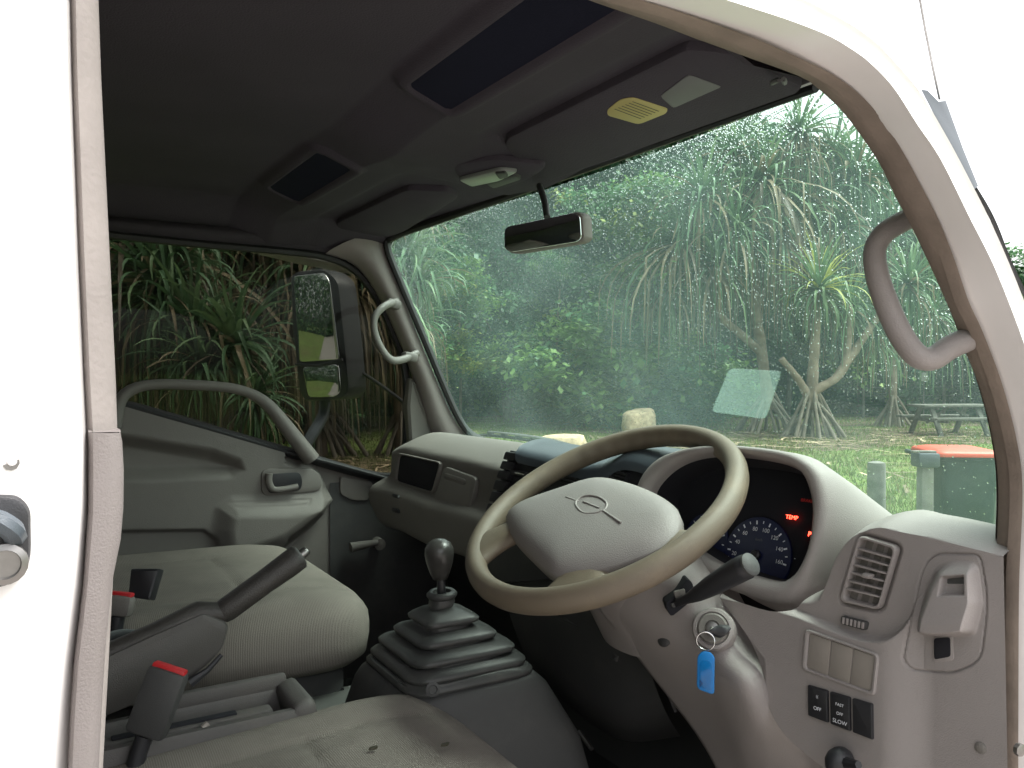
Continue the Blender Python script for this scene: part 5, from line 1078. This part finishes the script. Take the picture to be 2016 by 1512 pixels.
# low bushes
BU = [crown(80+i, 1.0, .85, [ML['bm'], ML['bl']], [.35, .65], 60, 120, .10) for i in range(2)]
for k, (px, d, s, lab) in enumerate(((1150, 23.2, 1.9, 'wide low green bush at the foot of the wood, left half of the pair'), (1275, 22.8, 2.0, 'wide low green bush beside the screw pine, right half of the pair'), (1390, 24.5, 1.1, 'smaller low bush behind the leaning screw pine roots'), (1080, 25.5, 1.0, 'small round bush at the shaded wood edge'))):
    b = gp(px, d); t = thing('bush', lab, 'bush', tuple(b)); link('foliage', BU[k % 2], t, (0, 0, .75*s*.8), (0, 0, k), (s*1.15, s*1.15, s*.95)); V, F = tube([(0, 0, -.05), (.02, 0, .9)], .04, 6); link('stem', mesh_('stem', V, F, ML['bark']), t)
# the far side of the wood, too deep to tell trees apart
def far_wood():
    g = np.random.default_rng(5); V, F, MI = [], [], []; n = 26000
    for i in range(n):
        a = g.uniform(-1.15, 1.75); R = g.uniform(41, 47); zz_ = g.uniform(0, 1)**1.1; top = 9+2.5*math.sin(a*9)+1.5*math.sin(a*23)-(2.5 if a > 1.02 else 0)
        top -= 2.2*max(0, min(1, (a-.42)/.1))
        az = YAW+a*.9; p = np.array([math.sin(YAW+a)*R, math.cos(YAW+a)*R, zz_*top]); q = g.uniform(0, 6.28); t = g.normal(0, .7); L = g.uniform(.35, .9)
        e = np.array([math.cos(q)*math.cos(t), math.sin(q)*math.cos(t), math.sin(t)]); s = np.cross(e, g.normal(size=3)); s /= np.linalg.norm(s); s *= L*.42
        b = len(V); V += [p, p+e*L*.5-s, p+e*L, p+e*L*.5+s]; F.append((b, b+1, b+2, b+3)); MI.append(int(g.random() < .3))
    me = bpy.data.meshes.new('far_wood'); me.from_pydata([tuple(map(float, v)) for v in V], [], F); me.materials.append(ML['bd']); me.materials.append(ML['bm']); me.polygons.foreach_set('material_index', MI); return me
tag(link('far_wood', far_wood(), None), kind='stuff')
def leaf_mass(name, pos, size, n, seed, mats, w):
    g = np.random.default_rng(seed); V, F, MI = [], [], []
    for i in range(n):
        p = pos(g); q = g.uniform(0, 6.28); t = g.normal(0, .6); L = size*g.uniform(.6, 1.4); e = np.array([math.cos(q)*math.cos(t), math.sin(q)*math.cos(t), math.sin(t)]); s = np.cross(e, g.normal(size=3)); s /= np.linalg.norm(s); s *= L*.36
        b = len(V); V += [p, p+e*L*.5-s, p+e*L, p+e*L*.5+s]; F.append((b, b+1, b+2, b+3)); MI.append(int(g.choice(len(mats), p=w)))
    me = bpy.data.meshes.new(name); me.from_pydata([tuple(map(float, v)) for v in V], [], F)
    for m in mats: me.materials.append(m)
    me.polygons.foreach_set('material_index', MI); return tag(link(name, me, None), kind='stuff')
def _ug(g):
    px = g.uniform(150, 2150); d = (29.5+1.2*math.sin(px*.013)+.8*math.sin(px*.031))*(1 if px > 700 else .64)+abs(g.normal(0, 1.5)); c = gp(px, d); c[2] = g.random()**1.4*(2.0+.7*math.sin(px*.021)+.5*math.sin(px*.05)); return c
leaf_mass('undergrowth', _ug, .24, 34000, 77, [ML['bd'], ML['bm'], ML['bl']], [.6, .32, .08])
def _rt(g):
    a = g.uniform(1.7, 3.6); R = g.uniform(24, 30); return np.array([math.cos(a+.5)*R, math.sin(a+.5)*R, (g.random()**1.1)*(12+1.5*math.sin(a*9)+.5*math.sin(a*31))])
leaf_mass('rear_treeline', _rt, .6, 22000, 78, [ML['bd'], ML['bm'], ML['bl']], [.5, .35, .15])
# ------------------------------------------------------------------ things on the grass
WOOD = mat('weathered_timber', (.13, .125, .11), .9, .5, 60, var=.3, vs=9, stain=(6, .5, (.07, .085, .05)))
WPOST = mat('grey_post_timber', (.19, .185, .165), .9, .5, 50, var=.25, vs=11, stain=(7, .5, (.14, .15, .10)))
def at_(V, F, c, R=None):
    V = np.array(V); V = V@R.T if R is not None else V; return V+np.asarray(c), F
# picnic table
c = gp(1872, 20.6); pa = -YAW+.12; RZ = np.array(Matrix.Rotation(pa, 3, 'Z')); tb = thing('picnic_table', 'weathered timber picnic table with attached benches on bare dirt', 'picnic table', tuple(c))
def pl_(name, o, s, rot=None):
    V, F = box((0, 0, 0), s, rot, .008); V = (np.array(V)+np.array(o))@RZ.T+c; return obj(name, V, F, WOOD, tb)
for k in range(5): pl_('top_plank', ((0, -.3+.15*k, .74)), (1.9, .14, .06))
for s in (-1, 1):
    for k in range(2): pl_('bench_plank', ((0, s*(.66+.13*k), .44)), (1.9, .12, .06))
    x = s*.62
    pl_('bench_bearer', (x, 0, .385), (.05, 1.62, .09)); pl_('top_bearer', (x+.05, 0, .68), (.05, .7, .08))
    for e in (-1, 1): pl_('leg', (x-.05, e*.42, .35), (.12, .06, .86), Matrix.Rotation(e*rad(30), 3, 'X'))
    pl_('brace', (s*.34, 0, .52), (.75, .05, .07), Matrix.Rotation(s*rad(33), 3, 'Y'))
# wheelie bin
c = gp(1886, 6.15); RZ = np.array(Matrix.Rotation(-YAW-.12, 3, 'Z')); bn = thing('wheelie_bin', 'dark green wheelie bin with a red lid beside a timber post', 'bin', tuple(c))
GB = mat('bin_green', (.012, .028, .02), .5, .2, 300, var=.15, stain=(9, .4, (.06, .075, .05))); RL = mat('bin_lid_red', (.58, .075, .035), .45, var=.06)
def bo(name, VF, m, p=bn): V, F = VF; return obj(name, np.array(V)@RZ.T+c, F, m, p, smooth=50)
def rr_(hx, hy, z, ox=0, r=.05): return np.array([(x+ox, y, z) for x, y in rp([(-hx, -hy), (hx, -hy), (hx, hy), (-hx, hy)], r, 4)])
bo('body', loft([rr_(.145, .17, .06, .02), rr_(.155, .185, .10, .02), rr_(.20, .245, .93), rr_(.20, .245, .96), rr_(.222, .265, .965), rr_(.222, .265, .995)], cap0=True, cap1=True), GB)
bo('lid', loft([rr_(.24, .28, .992, -.01), rr_(.24, .28, 1.012, -.01), rr_(.228, .268, 1.026, -.01), rr_(.17, .20, 1.042, -.01), rr_(.05, .05, 1.048, -.01)], cap0=True, cap1=True), RL)
bo('handle', tube(cr([(-.21, -.22, .97), (-.29, -.22, .99), (-.30, 0, .99), (-.29, .22, .99), (-.21, .22, .97)], 24), .017, 8), GB)
for s in (-1, 1):
    w = bo('wheel', lathe([(.03, -.02), (.10, -.022), (.10, .022), (.03, .02)], (-.16, s*.22, .10), (0, 1, 0), 20), M['rubber']); bo('rim', lathe([(.06, -.024), (.055, .026), (0, .026)], (-.16, s*.22, .10), (0, 1, 0), 16), GB, w)
bo('axle', tube([(-.16, -.2, .10), (-.16, .2, .10)], .012, 8), M['steel'])
for px, d, w, h, lab, sq_ in ((1727, 6.7, .072, .86, 'short round grey timber bollard on the grass left of the bin', 0), (1823, 5.75, .055, 1.02, 'square weathered timber post with a bracket at the hinge side of the bin', 1), (1957, 6.6, .05, .93, 'pale thin timber post on the far side of the bin', 0)):
    p = gp(px, d); t = thing('timber_post', lab, 'post', tuple(p))
    if sq_:
        V, F = box(p+np.array([0, 0, h/2-.1]), (.085, .085, h+.2), Matrix.Rotation(-YAW, 3, 'Z'), .008); obj('post_shaft', V, F, WPOST, t)
        V, F = box(p+np.array([.0, 0, h-.03]), (.15, .13, .10), Matrix.Rotation(-YAW, 3, 'Z'), .012); obj('bracket', V, F, M['hood'], t)
        V, F = box(p+np.array([-.02, 0, h+.028]), (.16, .05, .016), Matrix.Rotation(-YAW, 3, 'Z'), .004); obj('bracket_cap', V, F, WPOST, t)
    else: obj('post_shaft', *lathe([(w, -.2), (w*1.02, .3), (w*.98, h-.03), (w*.93, h), (w*.4, h+.012), (0, h+.014)], p, (.015, .01, 1), 18), WPOST, t, smooth=60)
# wire fence with a small notice at the back of the picnic place
fa, fb = gp(1700, 28), gp(2010, 29.5); fe = thing('wire_fence', 'low post and wire fence along the wood behind the picnic table', 'fence', tuple((fa+fb)/2))
for t in lin(0, 1, 5): p = fa+(fb-fa)*t; obj('post', *lathe([(.05, -.1), (.05, 1.15), (.04, 1.18), (0, 1.19)], p, (0, 0, 1), 8), WPOST, fe)
for z in (.45, .75, 1.05): obj('wire', *tube([fa+(0, 0, z), fb+(0, 0, z)], .007, 5), M['steel'], fe)
p = pt(1820, 742, d=27.6); nt = thing('notice', 'small pale notice on the wire fence behind the picnic table', 'sign', tuple(p)); V, F = box(p, (.24, .015, .30), Matrix.Rotation(-YAW, 3, 'Z'), .004); obj('board', V, F, mat('notice_board', (.42, .42, .40), .6), nt); obj('post_shaft', *tube([(p[0], p[1]+.02, -.05), (p[0], p[1]+.02, p[2]+.1)], .02, 8), WPOST, nt)
# pale sawn log pieces
def log(px, py_, d, w, h, lab, seed, tilt):
    g = np.random.default_rng(seed); p = gp(px, d); t = thing('cut_log', lab, 'log', tuple(p)); L = []
    for k, (s, z) in enumerate(((.80, -.03), (1.0, .12), (1.04, .4), (.98, .7), (.90, .93), (.78, 1.0), (.3, 1.01), (.02, 1.0))):
        r = []
        for a in lin(0, 6.2832, 29)[:-1]:
            q = s*(1+.10*math.sin(2*a+seed)+.06*math.sin(5*a+2*seed)+.025*g.normal()); r.append((p[0]+w*q*math.cos(a)*1.0, p[1]+w*.7*q*math.sin(a), h*(z+tilt*q*math.cos(a-YAW)*(z > .5))))
        L.append(np.array(r))
    obj('bole', *loft(L, cap0=True, cap1=True), ML['cut'], t, smooth=35)
    for j in range(3): a = j*2.2+seed; e = np.array([math.cos(a), math.sin(a), 0]); obj('splinter', *box(p+e*w*1.25+np.array([0, 0, .03]), (.3, .07, .05), Matrix.Rotation(a*2, 3, 'Z'), .01), ML['cut'], t)
log(1258, 850, 20.3, .46, .62, 'pale upright sawn log block on the grass, the taller of the two', 1, .12)
log(1110, 880, 16.6, .50, .30, 'pale low sawn log block lying nearer the truck wiper', 4, .05)
